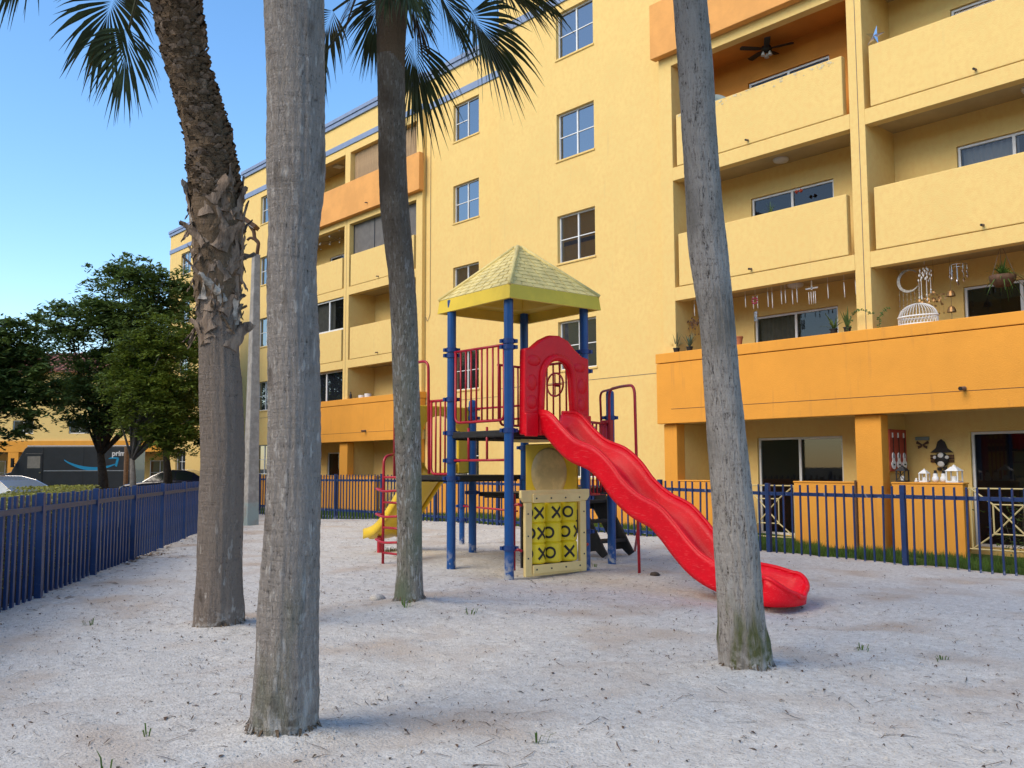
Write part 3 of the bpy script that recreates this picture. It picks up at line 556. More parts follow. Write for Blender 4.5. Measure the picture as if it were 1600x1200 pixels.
for i in range(4):
    a, b = cr[i], cr[(i+1) % 4]; m = MB()
    e0, e1 = Vector((a[0]*hx, a[1]*hy, 0)), Vector((b[0]*hx, b[1]*hy, 0))
    for k in range(N):
        t0, t1 = k/N, (k+1)/N; s0, s1 = .975*(1-t0)+.035*t0, .975*(1-t1)+.035*t1; z0, z1 = Zr+(AP-Zr)*t0, Zr+(AP-Zr)*t1
        nb = max(1, int(9*s0)); off = .5 if k % 2 else 0
        cuts = sorted({0., 1., *[(j+off)/nb for j in range(nb+1) if 0 < (j+off)/nb < 1]})
        for u, v in zip(cuts, cuts[1:]):
            g = .012/(s0*1.8); u2, v2 = u+(g if u > 0 else 0), v-(g if v < 1 else 0); lift = .011
            p = [e0.lerp(e1, u2)*s0, e0.lerp(e1, v2)*s0, e0.lerp(e1, v2)*s1, e0.lerp(e1, u2)*s1]
            nrm = (e0+e1)*.5; nrm.normalize(); o1 = nrm*lift*.6+Vector((0, 0, lift*.8)); o2 = nrm*.003+Vector((0, 0, .003))
            Pq = [p[0]+Vector((0, 0, z0))+o1, p[1]+Vector((0, 0, z0))+o1, p[2]+Vector((0, 0, z1))+o2, p[3]+Vector((0, 0, z1))+o2]
            Pq = [rp(q.x, q.y, q.z) for q in Pq]; lo = [rp(p[0].x, p[0].y, z0), rp(p[1].x, p[1].y, z0)]
            m.face(Pq); m.face([lo[0], lo[1], Pq[1], Pq[0]]); m.face([lo[0], Pq[0], Pq[3]]); m.face([lo[1], Pq[2], Pq[1]])
    # base skin under the courses
    m.face([rp(e0.x*.975, e0.y*.975, Zr), rp(e1.x*.975, e1.y*.975, Zr), rp(e1.x*.03, e1.y*.03, AP), rp(e0.x*.03, e0.y*.03, AP)])
    m.build('shingle_slope', 'roof_faded', roof, flip=False)
    m = MB(); m.tube([rp(a[0]*hx*.985, a[1]*hy*.985, Zr+.006), rp(a[0]*.03, a[1]*.03, AP+.015)], .028, 8); m.build('hip_ridge', 'roof_faded', roof, smooth=True)
m = MB(); m.lathe(rp(0, 0, AP-.02), [(.075, 0), (.06, .04), (.03, .055), (0, .058)], 8); m.build('finial', 'roof_faded', roof, smooth=True)
# barriers
def barrier(p0, p1, z0, z1, nb, r=.014, rr=.1, skiplow=False, name='barrier'):
    p0, p1 = Vector((*p0, 0)), Vector((*p1, 0)); d = (p1-p0)
    m = MB(); g = p0+d*.075; h = p1-d*.075; up_ = Vector((0, 0, 1))
    m.tube(fillet([g+up_*z1, g+up_*z0, h+up_*z0, h+up_*z1], rr), .019, 8); m.tube([p0+up_*z1, p1+up_*z1], .019, 8)
    o = m.build(name, 'red_metal', PS, smooth=True)
    for i in range(1, nb+1):
        q = g.lerp(h, i/(nb+1)); m = MB(); m.tube([q+up_*(z0+.01), q+up_*z1], r, 7); m.build('bar', 'red_metal', o, smooth=True)
    return o
def bar(a, b, r=.017, name='cross_bar'): m = MB(); m.tube([a, b], r, 8); return m.build(name, 'red_metal', PS, smooth=True)
barrier(F, Lp, 2.08, 3.09, 8); o = barrier(B, R, 2.08, 2.98, 7); barrier((-10.5, 9.0), B, 2.08, 2.98, 4)
bar((*F, 1.55), (*Lp, 1.55)); bar((-10.1, 8.12, 1.56), (-10.1, 8.12, 2.0)); bar((-9.7, 8.12, 1.56), (-9.7, 8.12, 2.0)); bar((*PB, 2.4), (*B, 2.4)); bar((*PB, 2.2), (*B, 2.2)); bar((*P2, .75), (-11.75, 10.5, .72))
barrier((-11.02, 8.13), Lp, 1.36, 2.42, 3)
m = MB(); cw = Vector((-9.78, 9.49, 2.66))     # play steering wheel on the rear rail
m.tube(arc(cw, .17, 0, 2*pi*23/24, 23, (1, 0, 0), (0, 0, 1)), .014, 8, closed=True)
for a in (0, pi/2, pi, 1.5*pi): m.tube([cw, cw+Vector((cos(a), 0, sin(a)))*.17], .010, 6)
m.tube([cw, cw+Vector((0, .09, 0))], .03, 8); m.build('steering_wheel', 'red_metal', PS, smooth=True)
# climbing arch and pole on the far side
m = MB(); m.tube(fillet([(-9.5, 10.35, 1.2), (-9.5, 10.35, 2.62), (-9.0, 10.1, 2.62), (-8.62, 9.92, 2.60), (-8.58, 9.92, -.2)], .16), .021, 10); m.build('climbing_pole', 'red_metal', PS, smooth=True)
m = MB(); m.tube(fillet([(-9.75, 10.45, 1.9), (-9.78, 10.45, 2.6), (-9.5, 10.35, 2.61), (-9.2, 10.2, 2.615)], .12), .018, 9); m.build('grab_rail', 'red_metal', PS, smooth=True)
m = MB(); m.tube([(-8.6, 9.93, .62), (-9.25, 10.6, .22)], .018, 8); m.build('brace', 'red_metal', PS, smooth=True)
barrier((-9.3, 9.66), (-9.58, 10.42), 1.06, 2.1, 4)
m = MB(); m.box(-9.72, -9.5, 10.38, 10.44, 1.1, 2.16); m.build('pole_bracket', 'red_metal', PS, bevel=.008)
# black transfer steps
m = MB(); m.box(-11.03, -10.98, 10.92, 11.59, .75, 1.1); st_ = m.build('transfer_steps', 'deck_black', PS, bevel=.006)
for yy in (10.92, 11.55): m = MB(); m.prism([(-11.0, 1.1), (-10.8, 1.1), (-10.12, .08), (-10.22, .02), (-10.36, .12), (-10.5, .1), (-11.0, .75)], (0, yy, 0), (1, 0, 0), (0, 0, 1), (0, .04, 0)); m.build('step_side', 'deck_black', st_, bevel=.006)
for k in range(3): m = MB(); m.box(-10.95+k*.22, -10.7+k*.22, 10.96, 11.55, .86-k*.31, .91-k*.31); m.build('step', 'deck_black', st_, bevel=.008)
# ladder arch and rungs (front of the lower deck)
m = MB(); m.tube(fillet([(-11.85, 8.08, 1.3), (-11.85, 8.08, 3.02), (-11.02, 8.10, 3.02), (-11.02, 8.12, 1.36)], .13), .021, 10); m.build('entry_arch', 'red_metal', PS, smooth=True)
m = MB(); LA, LB = (-11.72, 7.80), (-11.25, 7.80)
m.tube(fillet([(*LA, -.15), (*LA, 1.62), (-11.8, 8.08, 1.66)], .12), .021, 9); m.tube(fillet([(*LB, -.15), (*LB, 1.62), (-11.2, 8.1, 1.66)], .12), .021, 9)
lad = m.build('ladder', 'red_metal', PS, smooth=True)
for k in range(7):
    z = .2+k*.185; m = MB()
    if k % 2: m.tube(fillet([(LA[0], LA[1], z), (LA[0]-.07, LA[1]-.1, z+.02), ((LA[0]+LB[0])/2, LA[1]-.16, z-.02), (LB[0]+.05, LB[1]-.1, z), (LB[0], LB[1], z)], .1), .018, 8)
    else: m.tube([(*LA, z), (*LB, z)], .018, 8)
    m.build('rung', 'red_metal', lad, smooth=True)
# red wave slide -------------------------------------------------
RIM = [(-9.22, 2.21), (-8.9, 2.17), (-8.62, 1.95), (-8.4, 1.80), (-8.07, 1.69), (-7.81, 1.51), (-7.6, 1.29), (-7.35, 1.12), (-7.05, 1.0), (-6.83, .82), (-6.65, .64), (-6.45, .48), (-6.2, .38), (-5.9, .345), (-5.66, .30)]
rim = catmull([Vector((x, 0, z)) for x, z in RIM], 5); nS = len(rim)
def slide_pt(u, v, off=0):
    f = u*(nS-1); i = min(int(f), nS-2); p = rim[i].lerp(rim[i+1], f-i); tn = (rim[min(i+2, nS-1)]-rim[max(i-1, 0)]).normalized(); nn = Vector((-tn.z, 0, tn.x))
    hw = .285; s = (v-.5)*2; dep = .26 if u > .06 else .24
    a = abs(s); x = s*hw
    prof = -dep*(1-max(0, (a-.55)/.45)**2.2) if a > .55 else -dep-.015*(1-(a/.55)**2)
    q = p+nn*(prof-off); return Vector((q.x, 8.80+x, q.z))
m = MB(); m.grid(lambda u, v: slide_pt(u, v), 90, 25)
# flared, rounded exit lip
rows = 12; prev = len(m.v); xe = rim[-1].x; zr0 = rim[-1].z
for r_ in range(1, rows+1):
    t = r_/rows*.985; hw = .285*(1-t**2.8)**.5+.015; zr = zr0*(1-t*t)+.12*t*t; zf = .045+.03*t*t
    for v in range(25):
        s = (v/24-.5)*2; a = abs(s); k = (max(0, (a-.5)/.5)**2.0); m.v.append((xe+.26*t, 8.8+s*hw, zf+(zr-zf)*k))
k0 = 89*25
for r_ in range(rows):
    a0 = k0 if r_ == 0 else prev+(r_-1)*25; b0 = prev+r_*25
    for v in range(24): m.f.append((a0+v, b0+v, b0+v+1, a0+v+1)); m.m.append(0)
o = m.build('wave_slide', 'red_plastic', PS, smooth=True, solid=.03)
edge = [slide_pt(i/89, 0) for i in range(90)]+[Vector(m.v[prev+r_*25]) for r_ in range(rows)]+[Vector(m.v[prev+(rows-1)*25+v])+Vector((.01, 0, .02)) for v in range(2, 23, 2)]+[Vector(m.v[prev+r_*25+24]) for r_ in reversed(range(rows))]+[slide_pt(i/89, 1) for i in reversed(range(90))]
m2 = MB(); m2.tube(edge, .024, 10); m2.build('slide_rim', 'red_plastic', o, smooth=True)
m2 = MB(); n2 = rows*2+1; ring = [Vector(m.v[prev+r_*25]) for r_ in range(rows)]; ring = [slide_pt(1, 0)]+ring; ring2 = [slide_pt(1, 1)]+[Vector(m.v[prev+r_*25+24]) for r_ in range(rows)]; full = ring+ring2[::-1]
nf = len(full); m2.grid(lambda u, v: (lambda p: (p.x-.03*v, p.y, p.z+(max(.0, p.z-.30)-p.z)*v))(full[round(u*(nf-1))]), nf, 4)
m2.build('exit_skirt', 'red_plastic', o, smooth=True, solid=.012)
# outer skirts hanging from the rims
for s in (0, 1):
    m = MB(); sg = -1 if s == 0 else 1
    def skirt(u, v):
        p = slide_pt(u, s); f = u*(nS-1); i = min(int(f), nS-2); tn = (rim[min(i+2, nS-1)]-rim[max(i-1, 0)]).normalized(); nn = Vector((-tn.z, 0, tn.x)); return p-nn*v*.30+Vector((0, sg*(.018-.03*v), 0))
    m.grid(skirt, 90, 6); m.build('slide_side', 'red_plastic', o, smooth=True, solid=.012)
m = MB(); m.box(-6.0, -5.86, 8.6, 9.0, -.2, .10); m.build('slide_foot', 'red_metal', o)
# slide hood (arched panel)
hd = MB(); YC = 8.87; prof = [(-.62, 1.88), (-.62, 3.0)]
top_ = [(-.62+.02, 3.03), (-.45, 3.06), (-.3, 3.17), (-.12, 3.25), (.05, 3.26), (.22, 3.2), (.36, 3.08), (.5, 3.0), (.62, 2.98)]
outer = [(-.62, 1.88)]+top_+[(.62, 1.88)]
inner = [(.34, 1.88), (.315, 2.35), (.295, 2.62)]+[(.295*cos(a), 2.66+.29*sin(a)) for a in [pi*i/12 for i in range(0, 13)]]+[(-.295, 2.62), (-.315, 2.35), (-.34, 1.88)]
poly = outer+inner
hd.prism(poly, (-9.21, YC, 0), (0, 1, 0), (0, 0, 1), (.12, 0, 0)); hood = hd.build('slide_hood', 'red_plastic', PS, bevel=.025)
m = MB(); m.tube([(-9.085, YC+a, z) for a, z in inner[::-1]], .05, 10); m.build('hood_moulding', 'red_plastic', hood, smooth=True)
for (a, z, w_, h_) in ((-.48, 2.58, .10, .115), (-.48, 2.32, .10, .10), (.48, 2.58, .10, .115), (.48, 2.32, .10, .10), (-.44, 2.88, .13, .08), (.43, 2.84, .12, .07)):
    m = MB(); m.lathe((0, 0, 0), [(1, 0), (.95, .4), (.7, .8), (.3, .97), (0, 1)], 16, ax=(1, 0, 0)); m.v = [(-9.095+.019*x, YC+a+y*w_, z+zz*h_) for x, y, zz in m.v]; m.build('moulded_stone', 'red_plastic', hood, smooth=True)
for a, b in ((-.62, -.40), (.40, .62)): m = MB(); m.box(-9.095, -9.05, YC+a, YC+b, 1.86, 2.17); m.build('hood_leg', 'red_plastic', hood, bevel=.015)
m = MB(); m.tube([(*F, 3.05), (-9.3, 8.26, 3.05)], .02, 8); m.tube([(*R, 2.82), (-9.3, 9.4, 2.82)], .02, 8); m.build('hood_bracket', 'dark_metal', PS)
# tic-tac-toe panel ------------------------------------------------
PX = -9.16; pan = MB(); y0, y1, z0, z1 = 8.28, 9.43, .02, 1.15
def rect(a, b, c, d): return [(a, c), (b, c), (b, d), (a, d)]
pan.box(PX, PX+.05, y0, y0+.125, z0, z1-.16); pan.box(PX, PX+.05, y1-.125, y1, z0, z1-.16); pan.box(PX, PX+.05, y0+.125, y1-.125, z0, z0+.14)
pan.prism([(y0-.07, z1), (y0-.07, z1-.1), (y0-.02, z1-.16), (y1+.02, z1-.16), (y1+.07, z1-.1), (y1+.07, z1)], (PX, 0, 0), (0, 1, 0), (0, 0, 1), (.05, 0, 0))
PN = pan.build('game_panel', 'tan_plastic', PS, bevel=.012)
for zz in (z0+.03, z1-.17): m = MB(); m.box(PX+.051, PX+.075, y0+.12, y1-.12, zz, zz+.12); m.build('panel_strip', 'tan_plastic', PN, bevel=.014)
m = MB(); m.box(PX-.16, PX-.13, y0+.1, y1-.1, z0+.1, z1-.12); m.build('panel_back', 'ink', PN)
for yy in [y0+.18+.27*i for i in range(4)]:
    for zz in (z0+.09, z1-.11): m = MB(); m.lathe((PX+.075, yy, zz), [(.013, 0), (.011, .008), (0, .01)], 8, ax=(1, 0, 0)); m.build('bolt', 'dark_metal', PN)
for zz in (.26, .55, .84):
    for yy in (y0+.05, y1-.05): m = MB(); m.lathe((PX+.05, yy, zz), [(.012, 0), (.010, .007), (0, .009)], 8, ax=(1, 0, 0)); m.build('bolt', 'dark_metal', PN)
CR, CH = .1495, .272; marks = [[(-78, 'O'), (-14, 'X')], [(-8, 'X')], [(-34, 'O')], [(-66, 'O'), (2, 'X')], [(-54, 'O')], [(-52, 'O'), (28, 'X')], [(-78, 'O'), (6, 'X')], [(-46, 'O')], [(-26, 'X')]]
for i in range(9):
    rr_, cc = divmod(i, 3); yc = y0+.125+.150+cc*.300; zc = z1-.165-.131-rr_*.268-.006; xc = PX-.075; m = MB()
    m.lathe((xc, yc, zc), [(0, -CH/2), (CR-.02, -CH/2), (CR, -CH/2+.02), (CR, CH/2-.02), (CR-.02, CH/2), (0, CH/2)], 40)
    def wrap(th, s, h, r=CR+.0025): a = radians(th)+s/CR; return (xc+r*cos(a), yc+r*sin(a), zc+h)
    for th, ch in marks[i]:
        if ch == 'O':
            n = 28
            for k in range(n):
                a, b = 2*pi*k/n, 2*pi*(k+1)/n; m.face([wrap(th, r_*cos(q), r_*sin(q)) for r_, q in ((.050, a), (.080, a), (.080, b), (.050, b))], 1)
        else:
            for sg in (1, -1):
                for k in range(8):
                    q = [(-.075+.15*(k+j)/8) for j in (0, 1)]; m.face([wrap(th, q[0]*.95-.013*sg*.8, q[0]*sg+.013), wrap(th, q[1]*.95-.013*sg*.8, q[1]*sg+.013), wrap(th, q[1]*.95+.013*sg*.8, q[1]*sg-.013), wrap(th, q[0]*.95+.013*sg*.8, q[0]*sg-.013)], 1)
    m.build('game_cylinder', ['game_yellow', 'ink'], PN, smooth=True, auto=40)
for yy, zz in ((8.2, .36), (8.2, .95), (9.5, .36), (9.5, 1.02)): m = MB(); m.tube([(-9.25, yy-.06 if yy < 9 else yy+.06, zz), (PX, yy, zz+.02), (PX+.01, yy+.05 if yy < 9 else yy-.05, zz)], .02, 7); m.build('panel_bracket', 'red_metal', PS)
m = MB(); m.tube([(-9.28, 8.24, 1.1), (-9.28, 8.24, .1)], .014, 7); m.build('panel_rod', 'red_metal', PS)
# bubble panel under the tower
m = MB(); m.box(-10.45, -9.36, 9.5, 9.54, .85, 1.80); bp_ = m.build('bubble_panel', 'yellow_plastic', PS, bevel=.02)
m = MB(); m.lathe((-9.93, 9.5, 1.37), [(.37, 0), (.365, .02), (.34, .035), (.2, .05), (0, .055)], 40, ax=(0, -1, 0)); m.build('bubble_window', 'bubble', bp_, smooth=True)
m = MB(); m.box(-9.75, -9.4, 8.62, 9.0, 1.80, 1.85); m.build('slide_shelf', 'tan_plastic', PS)
# yellow slide with hood on the left
m = MB(); oy = 8.9; outer = [(-.58, 1.36), (-.58, 2.42), (.58, 2.42), (.58, 1.36)]; inner = [(.36, 1.36), (.36, 1.95)]+[(.36*cos(pi*i/10), 1.95+.32*sin(pi*i/10)) for i in range(1, 10)]+[(-.36, 1.95), (-.36, 1.36)]
m.prism(outer+inner, (-11.84, oy, 0), (0, 1, 0), (0, 0, 1), (.07, 0, 0)); m.build('yellow_hood', 'yellow_plastic', PS, bevel=.015)
YS = catmull([Vector((-11.8, 0, 1.38)), Vector((-12.1, 0, 1.30)), Vector((-12.5, 0, 1.0)), Vector((-12.95, 0, .62)), Vector((-13.35, 0, .36)), Vector((-13.75, 0, .26))], 6); nY = len(YS)
def ysl(u, v):
    f = u*(nY-1); i = min(int(f), nY-2); p = YS[i].lerp(YS[i+1], f-i); s = (v-.5)*2; a = abs(s); dz = .17*max(0, (a-.6)/.4)**1.5; return Vector((p.x, oy+.18*u+s*.32, p.z+dz-.02))
m = MB(); m.grid(ysl, 40, 17); ysd = m.build('yellow_slide', 'yellow_plastic', PS, smooth=True, solid=.03)
for s in (0, 1): m = MB(); m.grid(lambda u, v: ysl(u, s)+Vector((0, (s-.5)*.03, -.17*v)), 40, 3); m.build('slide_side', 'yellow_plastic', ysd, smooth=True, solid=.012)
for yy in (8.85, 9.25): m = MB(); m.tube([(-13.4, yy, .3), (-13.4, yy, -.2)], .045, 8); m.build('slide_foot', 'red_metal', ysd)
P1 = [(-8.294, 3.739, -0.028, 0.217), (-8.279, 3.736, 0.118, 0.207), (-8.252, 3.719, 0.468, 0.199), (-8.206, 3.693, 1.052, 0.196), (-8.159, 3.666, 1.636, 0.188), (-8.129, 3.621, 2.22, 0.179), (-8.118, 3.601, 2.454, 0.17), (-8.1, 3.575, 2.804, 0.173), (-8.081, 3.548, 3.155, 0.205), (-8.047, 3.516, 3.68, 0.226), (-8.042, 3.474, 4.031, 0.22), (-8.052, 3.399, 4.498, 0.196), (-8.13, 3.227, 5.112, 0.185), (-8.147, 3.165, 5.434, 0.196), (-8.162, 3.109, 5.726, 0.208), (-8.182, 3.038, 6.076, 0.223), (-8.196, 2.967, 6.485, 0.229)]
P2 = [(-4.747, 2.519, -0.005, 0.183), (-4.736, 2.517, 0.1, 0.179), (-4.708, 2.516, 0.343, 0.171), (-4.675, 2.501, 0.725, 0.167), (-4.642, 2.496, 1.038, 0.155), (-4.617, 2.489, 1.299, 0.148), (-4.597, 2.476, 1.56, 0.145), (-4.572, 2.457, 1.907, 0.141), (-4.553, 2.432, 2.255, 0.137), (-4.541, 2.417, 2.464, 0.134), (-4.531, 2.41, 2.603, 0.132), (-4.508, 2.407, 2.811, 0.138), (-4.487, 2.401, 3.037, 0.157), (-4.463, 2.383, 3.367, 0.156), (-4.445, 2.366, 3.646, 0.158), (-4.427, 2.339, 3.993, 0.165), (-4.399, 2.3, 4.515, 0.166), (-4.371, 2.261, 5.036, 0.164), (-4.347, 2.231, 5.454, 0.161)]
P3 = [(-8.208, 5.8, -0.01, 0.159), (-8.199, 5.793, 0.111, 0.145), (-8.177, 5.777, 0.414, 0.133), (-8.131, 5.728, 1.154, 0.132), (-8.103, 5.691, 1.658, 0.135), (-8.066, 5.643, 2.331, 0.135), (-8.03, 5.592, 3.004, 0.138), (-8.018, 5.541, 3.475, 0.136), (-8.02, 5.485, 3.879, 0.147), (-8.015, 5.426, 4.35, 0.149), (-7.98, 5.374, 5.023, 0.146), (-7.942, 5.326, 5.696, 0.145), (-7.917, 5.31, 6.033, 0.155), (-7.891, 5.293, 6.369, 0.172), (-7.872, 5.278, 6.638, 0.172)]
P4 = [(-4.002, 5.785, -0.016, 0.179), (-4.0, 5.774, 0.076, 0.172), (-4.001, 5.755, 0.213, 0.169), (-4.001, 5.732, 0.382, 0.157), (-3.991, 5.686, 0.807, 0.156), (-3.986, 5.648, 1.127, 0.148), (-3.983, 5.589, 1.585, 0.141), (-3.98, 5.531, 2.042, 0.131), (-3.973, 5.477, 2.499, 0.125), (-3.981, 5.406, 2.957, 0.137), (-3.976, 5.349, 3.414, 0.127), (-3.967, 5.298, 3.871, 0.124), (-3.952, 5.252, 4.328, 0.126), (-3.943, 5.201, 4.786, 0.119), (-3.923, 5.148, 5.334, 0.119), (-3.9, 5.088, 5.974, 0.115)]
# ================================================================ palms
def trunk_mesh(P, seed, amp, ring, nseg, n=110, flare=.0):
    pts = catmull([Vector(p[:3]) for p in P], 14); rad = [v.x for v in catmull([Vector((p[3], 0, 0)) for p in P], 14)]; m = MB(); N = len(pts); k0 = 0; Ls = [0]
    for a, b in zip(pts, pts[1:]): Ls.append(Ls[-1]+(b-a).length)
    # resample
    out = []; 
    for i in range(nseg):
        s = Ls[-1]*i/(nseg-1); j = 0
        lo, hi = 0, N-1
        while hi-lo > 1:
            mid = (lo+hi)//2
            if Ls[mid] <= s: lo = mid
            else: hi = mid
        t = (s-Ls[lo])/max(1e-6, Ls[hi]-Ls[lo]); out.append((pts[lo].lerp(pts[hi], t), rad[lo]+(rad[hi]-rad[lo])*t, s))
    for c, r, s in out:
        for k in range(n):
            a = 2*pi*k/n; q = Vector((cos(a)*5.5, sin(a)*5.5, s*.9+seed))
            d = noise.noise(q)*.5+noise.noise(Vector((cos(a)*14, sin(a)*14, s*2.2+seed)))*.5+noise.noise(Vector((cos(a)*30, sin(a)*30, s*6+seed)))*.35
            lowf = noise.noise(Vector((cos(a)*.8+seed, sin(a)*.8, s*.6)))
            d = d*amp+lowf*.05*r*2+ring*(abs((s*13+.4*noise.noise(Vector((cos(a), sin(a), s*3+seed))) ) % 1-.5)-.25)
            fl = flare*math.exp(-max(0, s-.25)/.12)*(.6+.6*noise.noise(Vector((cos(a)*3, sin(a)*3, seed)))) if flare else 0
            m.v.append((c.x+cos(a)*(r+d+fl), c.y+sin(a)*(r+d+fl), c.z))
    for i in range(nseg-1):
        for k in range(n): m.f.append((i*n+k, i*n+(k+1) % n, (i+1)*n+(k+1) % n, (i+1)*n+k)); m.m.append(0)
    return m, out
def frond(parent, crown, hub, droop, L=.85, n=44, spread=2.35, name='frond', mt='frond', roll=None, fill=.5):
    """costapalmate fan leaf: petiole, short midrib, a pleated fan of blades split at the tips that hang down"""
    crown, hub = Vector(crown), Vector(hub); m = MB(); out_ = (hub-crown); ln = out_.length
    mid = crown.lerp(hub, .5)+Vector((0, 0, .10*ln)); m.tube([crown, crown.lerp(mid, .6), mid, mid.lerp(hub, .6), hub], [.024, .02, .016, .014, .012], 6, 1)
    tdir = (hub-mid).normalized(); ax = (tdir+Vector((0, 0, -droop))).normalized()
    side = ax.cross(Vector((0, 0, 1)))
    if side.length < .2: side = Vector((random.uniform(-1, 1), random.uniform(-1, 1), 0))
    side.normalize()
    if roll is not None: side = Quaternion(ax, roll) @ side
    nrm = side.cross(ax).normalized(); g = Vector((0, 0, -1))
    for i in range(n):
        u = (i+.5)/n*2-1; a = u*spread; d = (ax*cos(a)+side*sin(a)+nrm*(.10*(1 if i % 2 else -1)+.25*abs(u))).normalized()
        ll = L*(1-.32*abs(u)**1.5)*random.uniform(.88, 1.1); st_ = hub+ax*.28*(1-abs(u))**1.3
        lat = (side*cos(a)-ax*sin(a)); wmax = .5*spread*2/n*ll*fill*1.7
        K = 6; pr = None; bend = random.uniform(.35, .9)*(.5+.5*abs(u)); sw = random.uniform(-.06, .06)
        for k in range(K+1):
            t = k/K; p = st_+d*ll*t*(1-.14*bend*t*t)+g*ll*bend*.55*max(0, t-.35)**2*2.0+lat*sw*t*t
            wd = wmax*min(1, t/fill)*(1 if t < fill else max(.03, (1-(t-fill)/(1-fill))**1.15)); 
            tw = nrm*wd*.35*(1 if i % 2 else -1)
            cur = (p-lat*wd-tw, p+lat*wd+tw)
            if pr: k0 = len(m.v); m.v += [tuple(pr[0]), tuple(pr[1]), tuple(cur[1]), tuple(cur[0])]; m.f.append((k0, k0+1, k0+2, k0+3)); m.m.append(0)
            pr = cur
    return m.build(name, [mt, 'petiole'], parent, flip=False)
def crown_fronds(root, top, skip, num, seed, lo=-.5, Lr=(.8, 1.0), reach=(.75, 1.15)):
    random.seed(seed); top = Vector(top)
    for k in range(num):
        az = k*2.39996+random.uniform(-.2, .2); el = lo+(1.35-lo)*((k+.5)/num)**.8
        if skip(az, el): continue
        d = Vector((cos(az)*cos(el), sin(az)*cos(el), sin(el))); hub = top+d*random.uniform(*reach)+Vector((0, 0, -.12 if el < .3 else 0)); frond(root, top+d*.08+Vector((0, 0, -.05)), hub, .55 if el > 0 else .9, random.uniform(*Lr), 40)
def palm(P, label, seed, amp, ring, mt, nseg=300, upper=None, flare=0):
    root = thing('palm_tree', tuple(P[0][:3]), label, 'palm tree', 'palm trees in the playground'); m, out = trunk_mesh(P, seed, amp, ring, nseg, flare=flare)
    if upper:
        zc = upper[0]
        m.m = [1 if m.v[f[0]][2] > zc+.35*noise.noise(Vector(m.v[f[0]])*5) else 0 for f in m.f]
        m.build('trunk', [mt, upper[1]], root, smooth=True, flip=False)
    else: m.build('trunk', mt, root, smooth=True, flip=False)
    return root, out
def root_fringe(root, out, seed):
    random.seed(seed); m = MB()
    for k in range(130):
        az = random.uniform(0, 2*pi); c, r = out[3][0], out[3][1]; d = Vector((cos(az), sin(az), 0)); t = Vector((-sin(az), cos(az), 0)); b = Vector((c.x, c.y, 0))+d*(r*random.uniform(.98, 1.04)); zg = gh(b.x, b.y); h = random.uniform(.01, .045); L_ = random.uniform(.005, .035); wd = random.uniform(.004, .012); q = b+d*L_+t*random.uniform(-.03, .03)
        m.face([(b.x-t.x*wd, b.y-t.y*wd, zg+h), (b.x+t.x*wd, b.y+t.y*wd, zg+h), (q.x+t.x*wd*.6, q.y+t.y*wd*.6, gh(q.x, q.y)-.004), (q.x-t.x*wd*.6, q.y-t.y*wd*.6, gh(q.x, q.y)-.004)], k % 2)
    stuff(m.build('root_fringe', ['fibre', 'bark'], root, flip=False))
# palm with shaggy leaf bases
r1, out1 = palm(P1, 'palm with a ragged collar of old leaf bases, brown fibrous upper trunk', 3.1, .012, .004, 'bark_brown', 330, (2.95, 'fibre'), .016)
random.seed(21)
def boot(parent, base, d, upv, L, wd, th, mt, curl, name='leaf_base'):
    """one old leaf base: a torn, twisted strap that peels off the trunk"""
    base, d, upv = Vector(base), Vector(d).normalized(), Vector(upv).normalized(); lat0 = d.cross(upv).normalized(); m = MB(); K = 9; cs = []; tw = random.uniform(-.9, .9); j1, j2 = random.uniform(0, 6), random.uniform(2, 5); side = random.uniform(-.35, .35); tip = random.uniform(.12, .5)
    for k in range(K+1):
        t = k/K; p = base+upv*L*t*(1-.18*curl*t)+d*L*curl*(.12*t+.75*t*t)+lat0*side*L*t*t; ww = wd*(1-(1-tip)*t**1.4)*(1+.16*sin(j2*t*3+j1)); hh = th*(1-.7*t)
        up2 = (upv+d*curl*t*1.5).normalized(); lat = Quaternion(up2, tw*t) @ lat0; dd = lat.cross(up2).normalized(); dd = dd if dd.dot(d) > -.2 else -dd
        cup = .55*wd*(1-t*.6)
        cs.append([p-lat*ww+dd*cup*.2, p-lat*ww*.55+dd*(hh+cup*.35), p+dd*(hh*random.uniform(.9, 1.2)+cup*.45), p+lat*ww*.55+dd*(hh+cup*.35), p+lat*ww+dd*cup*.2, p+lat*ww*.4+dd*cup*.12, p-lat*ww*.4+dd*cup*.12])
    for c in cs: m.v += [tuple(q+Vector((random.gauss(0, .003), random.gauss(0, .003), random.gauss(0, .006)))) for q in c]
    for i in range(K):
        for j in range(7): m.f.append((i*7+j, i*7+(j+1) % 7, (i+1)*7+(j+1) % 7, (i+1)*7+j)); m.m.append(0)
    m.f.append(tuple(range(7))); m.f.append(tuple(K*7+j for j in range(7))); m.m += [0, 0]
    return m.build(name, mt, parent, smooth=True, auto=40)
def trunk_at(out, z):
    for c, r, s in out:
        if c.z >= z: return c, r
    return out[-1][0], out[-1][1]
for k in range(78):
    z = 2.55+1.38*((k+.5)/78)+random.uniform(-.06, .06); az = k*2.4+random.uniform(-.4, .4); c, r = trunk_at(out1, z); d = Vector((cos(az), sin(az), 0)); cr = Vector((-sin(az), cos(az), 0))*random.uniform(-1, 1)
    pale = (2.72 < z < 3.1 and random.random() < .6) or (3.45 < z < 3.8 and random.random() < .35)
    boot(r1, c+d*(r*.93), d, Vector((0, 0, random.choice((1, 1, 1, .5))))+cr*(1.0 if pale else .6), random.uniform(.16, .34), random.uniform(.035, .08), random.uniform(.010, .028), 'boot_pale' if pale else 'boot', random.uniform(.02, .26))
